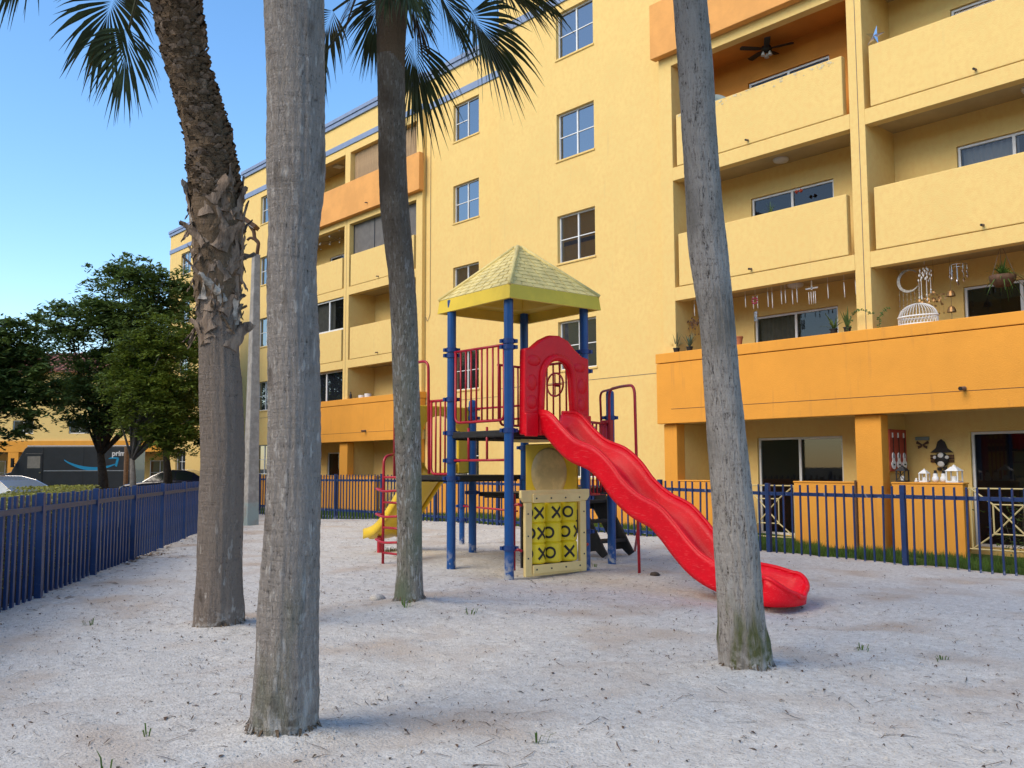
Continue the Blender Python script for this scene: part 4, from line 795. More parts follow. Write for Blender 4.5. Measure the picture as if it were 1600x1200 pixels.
for k in range(110):   # hanging fibres and broken stubs
    z = random.uniform(2.6, 4.05); az = random.uniform(0, 2*pi); c, r = trunk_at(out1, z); d = Vector((cos(az), sin(az), 0)); boot(r1, c+d*r*.97, d, Vector((random.uniform(-.7, .7), random.uniform(-.7, .7), random.choice((-1, -1, 1)))), random.uniform(.08, .24), random.uniform(.008, .03), .006, random.choice(('boot', 'boot', 'fibre')), random.uniform(.02, .22), 'torn_fibre')
m = MB()
for k in range(1700):  # scale-like stubs up the fibrous trunk
    z = random.uniform(3.85, 6.4); az = random.uniform(0, 2*pi); c, r = trunk_at(out1, z); d = Vector((cos(az), sin(az), 0)); t = Vector((-sin(az), cos(az), 0)); b = c+d*r*.985; mi_ = k % 3 == 0; wd = random.uniform(.03, .075); h = random.uniform(.025, .06); o_ = random.uniform(.015, .042)
    m.face([b-t*wd, b+t*wd, b+t*wd*.4+d*o_+Vector((0, 0, h)), b-t*wd*.4+d*o_+Vector((0, 0, h))], mi_); m.face([b-t*wd*.9+Vector((0, 0, h*1.2)), b+t*wd*.9+Vector((0, 0, h*1.2)), b+t*wd*.4+d*o_+Vector((0, 0, h)), b-t*wd*.4+d*o_+Vector((0, 0, h))], mi_)
stuff(m.build('leaf_scar_scales', ['fibre', 'boot'], r1, flip=False))
T1 = Vector(P1[-1][:3])
frond(r1, T1, (-8.84, 2.80, 5.98), .55, .70, 46, 1.9); frond(r1, T1, (-8.80, 2.92, 5.62), 1.3, .62, 46, 1.35); frond(r1, T1, (-9.0, 2.2, 6.42), 1.1, .75, 40, 1.2); frond(r1, T1, (-9.3, 2.2, 6.6), 1.0, .7, 44, 1.4)
frond(r1, T1, (-7.35, 3.45, 6.35), 1.0, .75, 44, 1.6); frond(r1, T1, (-7.3, 2.6, 6.2), .8, .8, 44, 1.8)
crown_fronds(r1, T1+Vector((0, 0, .1)), lambda a, e: e < .6, 22, 5)
# near palm
r2, o2 = palm(P2, 'nearest palm, stout grey trunk bulging above its middle', 11.7, .010, .006, 'bark', 330, None, .014)
crown_fronds(r2, Vector(P2[-1][:3])+Vector((0, 0, .9)), lambda a, e: False, 20, 8, .0)
m = MB(); pT = Vector(P2[-1][:3]); m.tube([pT+Vector((0, 0, -.05)), pT+Vector((.02, -.03, .5)), pT+Vector((.02, -.04, 1.0))], [.163, .17, .12], 24); m.build('trunk_top', 'fibre', r2, smooth=True)
# slim mossy palm
r3, o3 = palm(P3, 'slim palm with green moss and pale lichen before the playground tower', 23.3, .009, .003, 'bark_mossy', 330, (5.75, 'fibre'), .016)
T3 = Vector(P3[-1][:3])
for hub, dr, L_, sp in (((-8.10, 5.72, 6.16), 1.7, .95, .95), ((-7.62, 6.15, 6.42), .9, 1.0, 1.5), ((-7.45, 6.3, 6.85), .7, .75, 1.4), ((-7.3, 6.6, 6.85), .9, .55, 1.2), ((-8.62, 5.02, 6.44), 1.4, .75, 1.3), ((-8.72, 4.97, 5.96), 1.8, .5, 1.0), ((-8.35, 4.75, 6.5), 1.5, .6, 1.2), ((-7.55, 5.2, 6.5), 1.6, .6, 1.3), ((-8.25, 5.35, 6.55), 2.0, .6, 1.1), ((-7.7, 5.75, 6.6), 1.8, .7, 1.2)):
    frond(r3, T3+Vector((0, 0, -.1)), hub, dr, L_, 46, sp)
for k in range(5): a = k*1.3+.4; frond(r3, T3+Vector((0, 0, -.2)), T3+Vector((cos(a)*.28, sin(a)*.28, -.12)), 2.5, .5, 26, .8, 'dead_frond', 'frond_dead' if k % 2 else 'frond')
crown_fronds(r3, T3+Vector((0, 0, .15)), lambda a, e: e < .6, 24, 9)
r4, o4 = palm(P4, 'rightmost palm, leaning pale trunk in front of the slide', 31.9, .010, .003, 'bark_pale', 330, None, .016)
pT = Vector(P4[-1][:3]); m = MB(); m.tube([pT+Vector((0, 0, -.05)), pT+Vector((.03, -.05, .45)), pT+Vector((.05, -.08, .9))], [.114, .14, .10], 24); m.build('trunk_top', 'fibre', r4, smooth=True)
crown_fronds(r4, pT+Vector((.05, -.08, .85)), lambda a, e: False, 20, 12, .0)
for a_, b_, c_ in ((r1, out1, 1), (r2, o2, 2), (r3, o3, 3), (r4, o4, 4)): root_fringe(a_, b_, c_)
# ================================================================ broadleaf trees, hedge
def leaf_cloud(m, blobs, nleaf, size, seed, flat=.6):
    """flat leafy sprays scattered unevenly through the lobes, some reaching past them"""
    random.seed(seed); tot = sum(b[3]*b[4]*b[5] for b in blobs)
    for bx_, by_, bz_, rx, ry, rz in blobs:
        ncl = max(10, int(nleaf*rx*ry*rz/tot/34))
        for c in range(ncl):
            while True:
                v = Vector((random.uniform(-1, 1), random.uniform(-1, 1), random.uniform(-1, 1)))
                if .3 < v.length < 1: break
            if random.random() < .16: v = v.normalized()*random.uniform(1.0, 1.32)
            if noise.noise(Vector((bx_+v.x*rx, by_+v.y*ry, bz_+v.z*rz))*1.15) < -.13: continue
            cc = Vector((bx_+v.x*rx, by_+v.y*ry, bz_+v.z*rz)); cr = random.uniform(.3, .62)*min(1, rx*.6); az = random.uniform(0, 6.28); ax = Vector((cos(az), sin(az), random.uniform(-.25, .15)))
            for k in range(34):
                q = ax*random.gauss(0, .62)*cr+Vector((random.gauss(0, .36), random.gauss(0, .36), random.gauss(0, .13)))*cr; p = cc+q-Vector((0, 0, .2*q.length*q.length/max(cr, .1)))
                a = random.uniform(0, 2*pi); s = size*random.uniform(.55, 1.2); t = Vector((cos(a), sin(a), random.uniform(-.8, .3))).normalized(); n = t.cross(Vector((random.uniform(-.5, .5), random.uniform(-.5, .5), 1))).normalized()
                k0 = len(m.v); m.v += [tuple(p-t*s), tuple(p+n*s*.45), tuple(p+t*s), tuple(p-n*s*.45)]; m.f.append((k0, k0+1, k0+2, k0+3)); m.m.append(0)
def tree(base, blobs, label, mtleaf, mtbark, r0, fork, nleaf, size, seed):
    root = thing('shade_tree', base, label, 'tree', 'trees beyond the left fence'); b = Vector(base); m = MB(); random.seed(seed+1)
    fk = b+Vector((random.uniform(-.2, .2), random.uniform(-.2, .2), fork)); m.tube([b+Vector((0, 0, -.3)), b.lerp(fk, .5)+Vector((.05, .05, 0)), fk], [r0*1.15, r0*.9, r0*.62], 12)
    for bl in blobs:
        for k in range(4):
            e = Vector(bl[:3])+Vector((random.uniform(-.6, .6)*bl[3], random.uniform(-.6, .6)*bl[4], random.uniform(-.2, .6)*bl[5])); md = fk.lerp(e, .5)+Vector((random.uniform(-.3, .3), random.uniform(-.3, .3), .25))
            m.tube([fk-Vector((0, 0, .1)), fk.lerp(md, .5), md, e], [r0*.38, r0*.28, r0*.16, r0*.05], 7)
    m.build('trunk', mtbark, root, smooth=True); m = MB(); leaf_cloud(m, blobs, nleaf, size, seed); m.build('crown', mtleaf, root, flip=False)
def off(c, ar, az, dr=0): return (c[0]+.663*ar+dr*-.75, c[1]+.749*ar+dr*.66, c[2]+az)
cC = (-38.8, 13.0, 6.7)
tree((-39.68, 12.8, -.2), [(*off(cC, .5, 1.7), 1.9, 1.9, 1.5), (*off(cC, -.9, .3), 2.1, 2.0, 1.3), (*off(cC, 1.2, .4), 1.8, 2, 1.5), (*off(cC, -.3, -1.7), 2.2, 2.1, 1.4), (*off(cC, 1.0, -2.6), 1.7, 1.7, 1.0), (*off(cC, -.6, -3.1), 1.5, 1.5, .7), (*off(cC, -1.5, -2.5), 1.2, 1.3, .9), (*off(cC, -2.2, 1.0), 1.2, 1.2, .5), (*off(cC, .3, 2.9), 1.3, 1.3, .55), (*off(cC, 2.0, 2.2), 1.3, 1.3, .8)], 'tall dark green tree with a dark trunk in front of the grey van', 'leaf_dark', 'tree_bark', .22, 2.3, 76000, .12, 41)
cR = (-30.0, 11.1, 4.4)
tree((-30.74, 10.77, -.2), [(*off(cR, .0, .9), 1.05, 1.1, .9), (*off(cR, .75, 1.1), .8, .9, .9), (*off(cR, -.5, -.1), 1.05, 1.1, .8), (*off(cR, .7, -.2), 1.0, 1, .9), (*off(cR, .1, -1.2), 1.15, 1.1, .75), (*off(cR, .9, -1.3), .75, .8, .7), (*off(cR, .5, -2.0), .9, .9, .6)], 'lighter green bushy tree left of the shaggy palm, pale trunk', 'leaf_mid', 'trunk_pale', .12, 2.0, 56000, .08, 43)
tree((-41.9, 16.3, -.2), [(-41.5, 16.8, 4.9, 1.6, 1.6, 1.3), (-42.6, 15.4, 3.9, 1.3, 1.3, .9), (-40.9, 17.4, 3.2, .9, .9, .7)], 'dark trunked tree farther back, right of the lighter tree', 'leaf_dark', 'tree_bark', .2, 2.5, 16000, .11, 47)
cL = (-37.6, 8.4, 5.3)
tree((-38.9, 7.4, -.2), [(*off(cL, 0, .6), 1.5, 1.5, 1.0), (*off(cL, -1.3, .2), 1.6, 1.6, 1.3), (*off(cL, .9, -.5), 1.0, 1.1, .9), (*off(cL, -.2, -1.0), 1.2, 1.2, .8), (*off(cL, -.6, -2.4), .6, .6, 1.0), (*off(cL, .6, 1.6), .9, .9, .3), (*off(cL, .3, -1.9), 1.1, 1.1, .8), (*off(cL, 1.5, -.9), .9, .9, .8)], 'dark tree cut off by the left edge of the picture', 'leaf_dark', 'tree_bark', .2, 2.6, 40000, .12, 53)
hedge = thing('hedge', tuple(FA+FNR*.75), 'clipped yellow green hedge behind the left fence', 'hedge'); m = MB(); random.seed(61)
for k in range(26000):
    t = random.uniform(-5, 5.6); p = FA+FDN*t+FNR*(.75+random.uniform(-.35, .35)); top = 1.13+.06*noise.noise(Vector((t*1.7, 0, 3)))+(.06 if t > 3.2 else 0); z = top*(1-random.random()**2.2*.95)
    if t > 5.2 and z > .9: z *= .8
    a = random.uniform(0, 2*pi); s = random.uniform(.014, .028); d = Vector((cos(a), sin(a), random.uniform(-.2, .9))).normalized(); n = d.cross(Vector((random.uniform(-1, 1), random.uniform(-1, 1), 1))).normalized(); c = Vector((p.x, p.y, z)); k0 = len(m.v)
    m.v += [tuple(c-d*s), tuple(c+n*s*.55), tuple(c+d*s), tuple(c-n*s*.55)]; m.f.append((k0, k0+1, k0+2, k0+3)); m.m.append(0)
m.build('foliage', 'leaf_hedge', hedge, flip=False)
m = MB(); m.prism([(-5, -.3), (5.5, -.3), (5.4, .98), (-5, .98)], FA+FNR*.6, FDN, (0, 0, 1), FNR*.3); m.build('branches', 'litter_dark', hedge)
# ================================================================ lamp post
lp = thing('lamp_post', (-22.1, 10.72, 0), 'square concrete lamp pole with a drooping floodlight, left of the near palm', 'lamp post'); m = MB(); x, y = -22.1, 10.72
def sq(z, h): return [(x-h, y-h, z), (x+h, y-h, z), (x+h, y+h, z), (x-h, y+h, z)]
m.v += sq(-.4, .165)+sq(6.95, .085); m.f += [(0, 1, 5, 4), (1, 2, 6, 5), (2, 3, 7, 6), (3, 0, 4, 7), (4, 5, 6, 7)]; m.m += [0]*5; m.build('pole', 'concrete', lp, bevel=.02)
m = MB(); R3 = Vector((.66, .75, 0)); b = Vector((x, y, 6.95)); m.tube(fillet([b+Vector((0, 0, -.2)), b+R3*.06+Vector((0, 0, .32)), b-R3*.05+Vector((0, 0, .42)), b-R3*.07+Vector((0, 0, .62)), b-R3*.18+Vector((0, 0, .78))], .06), .05, 8); m.tube(fillet([b+R3*.03+Vector((0, 0, .36)), b-R3*.16+Vector((0, 0, .46)), b-R3*.24+Vector((0, 0, .38))], .08), .035, 8); m.build('bracket', 'brown', lp, smooth=True)
m = MB(); rot = Matrix.Rotation(radians(35), 3, Vector((-.75, .66, 0))) @ Matrix.Rotation(atan2(.75, .66), 3, 'Z'); c = b-R3*.22+Vector((0, 0, .86)); m.box(c.x-.28, c.x+.28, c.y-.18, c.y+.18, c.z-.05, c.z+.06, rot=rot); m.build('floodlight', 'brown', lp, bevel=.01)
m = MB(); m.box(c.x-.24, c.x+.24, c.y-.15, c.y+.15, c.z-.066, c.z-.052, rot=rot, c=c); m.build('lens', 'frosted', lp)
# ================================================================ vehicles and buildings beyond the fence
PZ = -.06
def local(root, rz):   # builder in a local frame, turned with the thing
    root.rotation_euler = (0, 0, rz); ORI[root.name] = Vector((0, 0, 0)); return root
RZV = atan2(.749, .663)
van = local(thing('delivery_van', (-55.4, 16.05, PZ), 'dark grey step van with a blue smile arrow and white lettering', 'van'), RZV)
m = MB(); prof = [(-3.75, .45), (-3.75, .95), (-3.45, 1.12), (-2.75, 1.35), (-2.05, 2.62), (-1.9, 2.74), (3.7, 2.74), (3.75, 2.65), (3.75, .45)]
m.prism(prof, (0, -1.05, 0), (1, 0, 0), (0, 0, 1), (0, 2.1, 0)); m.build('body', 'van_grey', van, bevel=.04)
m = MB(); m.prism([(-2.72, 1.42), (-2.08, 2.55), (-1.98, 2.55), (-2.62, 1.42)], (-.045, -.92, .02), (1, 0, 0), (0, 0, 1), (0, 1.84, 0)); m.build('windscreen', 'car_glass', van)
m = MB(); m.box(-2.0, -1.05, -1.075, -1.052, .7, 2.35); dr = m.build('door', 'van_grey', van, bevel=.01)
m = MB(); m.box(-1.85, -1.15, -1.085, -1.076, 1.55, 2.2); m.build('door_window', 'curtain', dr)
m = MB(); m.box(-.95, 3.7, -1.068, -1.052, 1.38, 1.43); m.build('side_rail', 'car_silver', van); m = MB(); m.box(-1.9, 3.7, -1.06, 1.06, 2.742, 2.79); m.build('roof_panel', 'white_paint', van)
for wx in (-2.6, 2.4):
    for wy in (-1.0, .8): m = MB(); m.lathe((wx, wy, .42), [(0, 0), (.25, .0), (.42, .02), (.42, .22), (.25, .24), (0, .24)], 24, ax=(0, 1, 0)); o = m.build('tyre', 'rubber', van, smooth=True, auto=40); m = MB(); m.lathe((wx, wy-.012, .42), [(0, 0), (.2, 0), (.24, .03)], 16, ax=(0, 1, 0)); m.build('rim', 'car_silver', o)
m = MB(); upc = [(.15+i*.155, 2.02-.42*sin(pi*min(1, i/20*.93))**.8*(1 if i < 20 else 1)) for i in range(19)]
lo = [(x_, z_-.03-.16*sin(pi*(i+1)/20)) for i, (x_, z_) in enumerate(upc)]
for i in range(18): m.face([(upc[i][0], -1.062, upc[i][1]), (upc[i+1][0], -1.062, upc[i+1][1]), (lo[i+1][0], -1.062, lo[i+1][1]), (lo[i][0], -1.062, lo[i][1])])
for q in ([(2.55, 2.05), (2.75, 2.16), (3.12, 2.12), (3.15, 2.04), (2.8, 2.05)], [(3.12, 2.12), (3.15, 2.04), (3.05, 1.62), (2.93, 1.66), (3.0, 2.0)]): m.face([(a, -1.063, b) for a, b in q])
m.build('smile_arrow', 'van_blue', van)
def text(s, size, name, parent, mt, M4):
    cu = bpy.data.curves.new(name, 'FONT'); cu.body = s; cu.size = size; cu.extrude = .004; cu.offset = .012; to = bpy.data.objects.new('t', cu); COL.objects.link(to); bpy.context.view_layer.update()
    me = bpy.data.meshes.new_from_object(to.evaluated_get(bpy.context.evaluated_depsgraph_get())); bpy.data.objects.remove(to); me.materials.clear(); me.materials.append(MT[mt]); me.transform(M4)
    o = bpy.data.objects.new(name, me); COL.objects.link(o); o.parent = parent; return o
text('prime', .40, 'lettering', van, 'white_paint', Matrix.Translation((2.75, -1.064, 2.22)) @ Matrix.Rotation(pi/2, 4, 'X'))
for a_, b_, c_, d_ in ((-1.02, -.99, .5, 2.7), (1.2, 1.215, .5, 2.7), (3.55, 3.57, .5, 2.7)): m = MB(); m.box(a_, b_, -1.057, -1.051, c_, d_); m.build('panel_seam', 'ink', van)
m = MB(); m.box(-1.18, -1.1, -1.11, -1.076, 1.28, 1.34); m.build('door_handle', 'chrome', dr); m = MB(); m.tube([(-2.45, -1.0, 1.75), (-2.55, -1.28, 1.85)], .02, 6); m.box(-2.62, -2.5, -1.36, -1.2, 1.6, 2.1); m.build('mirror', 'ink', van); m = MB(); m.box(-3.8, 3.78, -1.065, 1.065, .38, .5); m.build('sill', 'rubber', van)
for sx in (-3.76,): m = MB(); m.box(sx-.02, sx+.02, -.85, -.5, .7, .88); m.build('headlight', 'frosted', van)
m = MB(); m.box(3.74, 3.78, -.95, -.8, .9, 1.2); m.build('tail_light', 'car_red', van)
def car(loc, rz, label, paint, h=1.0):
    c = local(thing('parked_car', (*loc, PZ), label, 'car', 'cars parked beyond the left fence'), rz)
    low = [(-2.2, .35), (-2.25, .6), (-2.0, .78), (-1.15, .9), (-.2, .95), (1.5, .97), (2.1, .92), (2.2, .7), (2.15, .35)]; m = MB(); m.prism([(a, b*h) for a, b in low], (0, -.88, 0), (1, 0, 0), (0, 0, 1), (0, 1.76, 0)); m.build('body', paint, c, bevel=.08)
    cab = [(-1.15, .9), (-.75, 1.16), (-.35, 1.36), (.15, 1.45), (.7, 1.44), (1.15, 1.32), (1.75, .97)]; m = MB(); K = len(cab)
    for s in (-1, 1):
        for i in range(K-1): 
            a, b = cab[i], cab[i+1]; m.face([(a[0], s*.84, .93*h), (b[0], s*.84, .93*h), (b[0], s*(.84-.45*(b[1]-.93)), b[1]*h), (a[0], s*(.84-.45*(a[1]-.93)), a[1]*h)])
    for i in range(K-1): a, b = cab[i], cab[i+1]; wa, wb = .84-.45*(a[1]-.93), .84-.45*(b[1]-.93); m.face([(a[0], -wa, a[1]*h), (b[0], -wb, b[1]*h), (b[0], wb, b[1]*h), (a[0], wa, a[1]*h)])
    m.build('cabin', paint, c, smooth=True, auto=50)
    for (a0, a1) in ((-.72, .28), (.34, 1.12)):
        z1 = lambda q: lerp(cab, q)
        for s in (-1, 1):
            m = MB(); n = 8
            for i in range(n):
                u, v = a0+(a1-a0)*i/n, a0+(a1-a0)*(i+1)/n; f_ = lambda q, zz: (q, s*(.846-.45*(zz-.93)), zz*h); m.face([f_(u, .98), f_(v, .98), f_(v, max(.99, z1(v)-.07)), f_(u, max(.99, z1(u)-.07))])
            m.build('side_window', 'car_glass', c)
    m = MB(); m.face([(-1.1, -.75, .935*h), (-1.1, .75, .935*h), (-.42, .62, 1.335*h), (-.42, -.62, 1.335*h)]); m.v = [(a-.012, b, z+.02) for a, b, z in m.v]; m.build('windscreen', 'car_glass', c)
    for s in (-1, 1): m = MB(); m.tube([(q[0], s*(.85-.45*(q[1]-.93)), q[1]*h-.01) for q in cab], .016, 6); m.build('window_trim', 'chrome', c)
    for wx in (-1.4, 1.35):
        for wy in (-.9, .7): m = MB(); m.lathe((wx, wy, .32), [(0, 0), (.2, 0), (.32, .02), (.32, .18), (.2, .2), (0, .2)], 20, ax=(0, 1, 0)); o = m.build('wheel', 'rubber', c, smooth=True, auto=40); m = MB(); m.lathe((wx, wy-.01, .32), [(0, 0), (.17, 0), (.2, .03)], 14, ax=(0, 1, 0)); m.build('rim', 'car_silver', o)
    for s in (-.6, .6): m = MB(); m.box(-2.26, -2.2, s-.15, s+.15, .55, .68); m.build('headlight', 'frosted', c); m = MB(); m.box(2.16, 2.22, s-.15, s+.15, .65, .78); m.build('tail_light', 'car_red', c)
car((-43.7, 17.3), RZV, 'dark blue sedan parked behind the fence left of the shaggy palm', 'car_blue')
car((-29.6, 6.3), RZV-.25, 'silver car behind the hedge at the left edge', 'car_silver', .91)
fb = local(thing('far_apartment_building', (-76, 22.5, 0), 'yellow three storey building with orange band and red tiled roof behind the van', 'building'), RZV)
# walls in local frame: x along the front, y away
m = MB(); HX = [(-14.6+i*4.35+.8, -13+i*4.35+.8) for i in range(6)]; holes = [(a, b, z0, z0+1.05) for a, b in HX for z0 in (4.15, 7.0)]
m.v = []; 
def wh(m, *a): wall_holes(m, *a)
wh(m, -14, 14, 3.6, 8.9, 0, .25, holes); m.box(-14, 14, .9, 10, 3.2, 8.9); m.build('wall', 'stucco_yellow', fb, flip=False)
m = MB(); m.box(-14.1, 14.1, -.12, .28, 2.75, 3.6); m.build('orange_band', 'stucco_orange', fb)
for i in range(7): m = MB(); m.box(-14+i*4.35, -13.2+i*4.35, -.1, .4, -.4, 2.75); m.build('pier', 'stucco_orange', fb)
m = MB(); m.box(-14, 14, 2.2, 10, -.4, 3.2); m.build('ground_floor_wall', 'stucco_yellow', fb)
for a, b, c0_, c1_ in holes: window(a+.01, b-.01, c0_+.01, c1_-.01, .1, 2, 1, fr=.06, par=fb)
for i in range(6): window(-12.6+i*4.35, -11+i*4.35, .2, 2.1, 2.1, 2, 2, fr=.06, par=fb)
m = MB(); m.v += [(-14.6, -.6, 8.9), (14.6, -.6, 8.9), (14.6, 10.6, 8.9), (-14.6, 10.6, 8.9), (-9, 5, 11), (9, 5, 11)]; m.f += [(0, 1, 5, 4), (1, 2, 5), (2, 3, 4, 5), (3, 0, 4), (0, 3, 2, 1)]; m.m += [0]*5; rf = m.build('roof', 'roof_tile', fb)
for k in range(60): m = MB(); t = (k+.5)/60; m.tube([(-14.6+29.2*t, -.62, 8.95), (max(-9, min(9, -14.6+29.2*t)) if abs(-14.6+29.2*t) > 9 else -14.6+29.2*t, 4.9 if abs(-14.6+29.2*t) < 9 else 4.95, 11.0)], .12, 6); m.build('tile_row', 'roof_tile', rf) if k % 1 == 0 else None
wp = MB(); wp.tube([(-50.2, 17.3, -.3), (-50.2, 17.3, 2.6)], .12, 10); tag(wp.build('timber_post', 'wood'), 'brown timber post standing behind the rear of the grey van', 'post')
# ================================================================ things on the balconies
random.seed(99)
YF = 16.0; PT = 3.925
chx = [-12.4, -11.09, -10.85, -10.55, -10.45, -10.24, -10.15, -9.99, -9.89, -9.56, -9.22, -8.88, -8.65]; ordn = ['first', 'second', 'third', 'fourth', 'fifth', 'sixth', 'seventh', 'eighth', 'ninth', 'tenth', 'eleventh', 'twelfth', 'last']
for k, x in enumerate(chx):
    z = 5.05; y = YF+.28; drop = random.uniform(.02, .12); L = random.uniform(.24, .34)
    extra = {2: 'with a pink flower', 9: 'shaped like a cross'}.get(k, '')
    t = thing('wind_chime', (x, y, z), f'{ordn[k]} silver wind chime from the left {extra} on the second floor balcony'.replace('  ', ' '), 'wind chime', 'wind chimes in a row')
    m = MB(); m.tube([(x, y, 5.16), (x, y, z-drop)], .003, 4); m.build('cord', 'white_paint', t)
    for dx in ((0,) if k not in (2, 9) else ((-.05, .05) if k == 2 else (-.07, -.02, .03, .07))):
        m = MB(); o_ = .16 if k == 9 else 0; m.tube([(x+dx, y, z-drop-o_), (x+dx+.008, y, z-drop-L-o_*.6)], .009 if k != 9 else .007, 7); m.build('chime_tube', 'white_paint', t, smooth=True)
    if k == 2:
        m = MB()
        for a in range(8): m.lathe((x+.06*cos(a*pi/4), y-.02, z-.2+.06*sin(a*pi/4)), [(0, -.02), (.026, 0), (0, .02)], 8)
        m.build('flower', 'pink', t); m = MB(); [m.tube([(x+d_, y, z-.42), (x+d_, y, z-.62)], .01, 6) for d_ in (-.03, 0, .03)]; m.build('chime_tube', 'chrome', t)
    if k == 9: m = MB(); m.box(x-.13, x+.13, y-.008, y+.008, z-.14, z-.115); m.box(x-.012, x+.012, y-.008, y+.008, z-.16, z+.02); m.build('crossbar', 'white_paint', t)
    m = MB(); m.lathe((x+.02, y, 5.155), [(0, 0), (.02, -.005), (.025, -.04), (.01, -.06), (0, -.062)], 8); m.build('hook', 'ink', t)
def blades(m, c, n, L, sp, wd, mi=0, curl=.5):
    c = Vector(c)
    for k in range(n):
        a = random.uniform(0, 2*pi); e = random.uniform(.15, 1)*sp; d = Vector((cos(a)*sin(e), sin(a)*sin(e), cos(e))); ll = L*random.uniform(.6, 1); s = Vector((-sin(a), cos(a), 0)); pr = None
        for i in range(5):
            t = i/4; p = c+d*ll*t+Vector((0, 0, -curl*ll*e*t*t)); w_ = wd*(1-t**1.6)+.001; cur = (p-s*w_, p+s*w_)
            if pr: m.face([pr[0], pr[1], cur[1], cur[0]], mi)
            pr = cur
def potted(x, y, z, n, L, sp, wd, lab, pot='terracotta', leaf='aloe', pr=.07, ph=.11, curl=.3, cat='plant'):
    t = thing('potted_plant', (x, y, z), lab, cat); m = MB(); m.lathe((x, y, z), [(0, 0), (pr*.75, 0), (pr, ph*.85), (pr*1.1, ph*.86), (pr*1.1, ph), (pr*.9, ph), (0, ph*.9)], 14); m.build('pot', pot, t, smooth=True, auto=40)
    if n: m = MB(); blades(m, (x, y, z+ph*.9), n, L, sp, wd, curl=curl); m.build('leaves', leaf, t, flip=False)
potted(-12.72, 16.04, PT, 16, .42, .8, .014, 'spiky aloe in a dark pot at the far left of the orange ledge', 'deck_black'); potted(-12.38, 16.06, PT, 22, .42, .7, .015, 'larger spiky aloe on the orange ledge beside the palm trunk', 'deck_black')
potted(-11.12, 16.05, PT, 0, 0, 0, 0, 'empty terracotta pot on the orange ledge right of the palm', pr=.085, ph=.19); potted(-8.72, 16.05, PT, 9, .45, .5, .03, 'broad leaved agave at the column end of the orange ledge', 'deck_black', 'leaf_dark'); potted(-9.0, 16.06, PT, 10, .5, .9, .022, 'arching dark agave left of the column on the orange ledge', 'deck_black', 'leaf_dark', curl=.6)
potted(-10.3, 16.08, 6.42, 14, .42, .7, .008, 'thin grassy plant above the third floor parapet', 'terracotta', 'leaf_pot', .05, .1, .7)
def sprig(pts, lab, mt='leaf_pot'):
    t = thing('vine_sprig', pts[0], lab, 'plant'); m = MB(); P = catmull(pts, 5); m.tube(P, .004, 4); m.build('stem', 'petiole', t); m = MB()
    for p in P:
        for k in range(3): a = random.uniform(0, 6); d = Vector((cos(a), sin(a)*.5, random.uniform(-.5, .8))).normalized(); q = Vector(p)+d*.03; n = d.cross(Vector((0, 1, .3))).normalized()*.013; m.face([p, q+n*.9, q+d*.025, q-n*.9])
    m.build('leaves', mt, t, flip=False)
sprig([(-8.62, 15.9, 3.95), (-8.5, 15.85, 4.22), (-8.32, 15.8, 4.28), (-8.1, 15.8, 4.18)], 'leafy vine sprig trailing in front of the yellow column'); sprig([(-8.05, 15.95, 3.95), (-8.0, 15.9, 4.15), (-7.85, 15.9, 4.26)], 'small leafy vine right of the yellow column')
# white dome cage
t = thing('bird_cage', (-7.42, 16.12, PT), 'white domed wire cage on the orange ledge', 'cage'); c = Vector((-7.42, 16.12, PT)); m = MB()
for z, r in ((.0, .34), (.14, .35)): m.tube([c+Vector((r*cos(a), r*.55*sin(a), z+.012)) for a in [2*pi*i/32 for i in range(32)]], .016, 6, closed=True)
m.build('rim', 'white_paint', t, smooth=True); m = MB()
for i in range(36):
    a = 2*pi*i/36; m.tube([c+Vector((.34*cos(a)*cos(e), .34*.55*sin(a)*cos(e), .15+.24*sin(e))) for e in [pi/2*j/7 for j in range(8)]], .005, 4)
    m.tube([c+Vector((.345*cos(a), .345*.55*sin(a), .02)), c+Vector((.345*cos(a+.17), .345*.55*sin(a+.17), .14))], .007, 4)
m.build('wire_dome', 'white_paint', t)
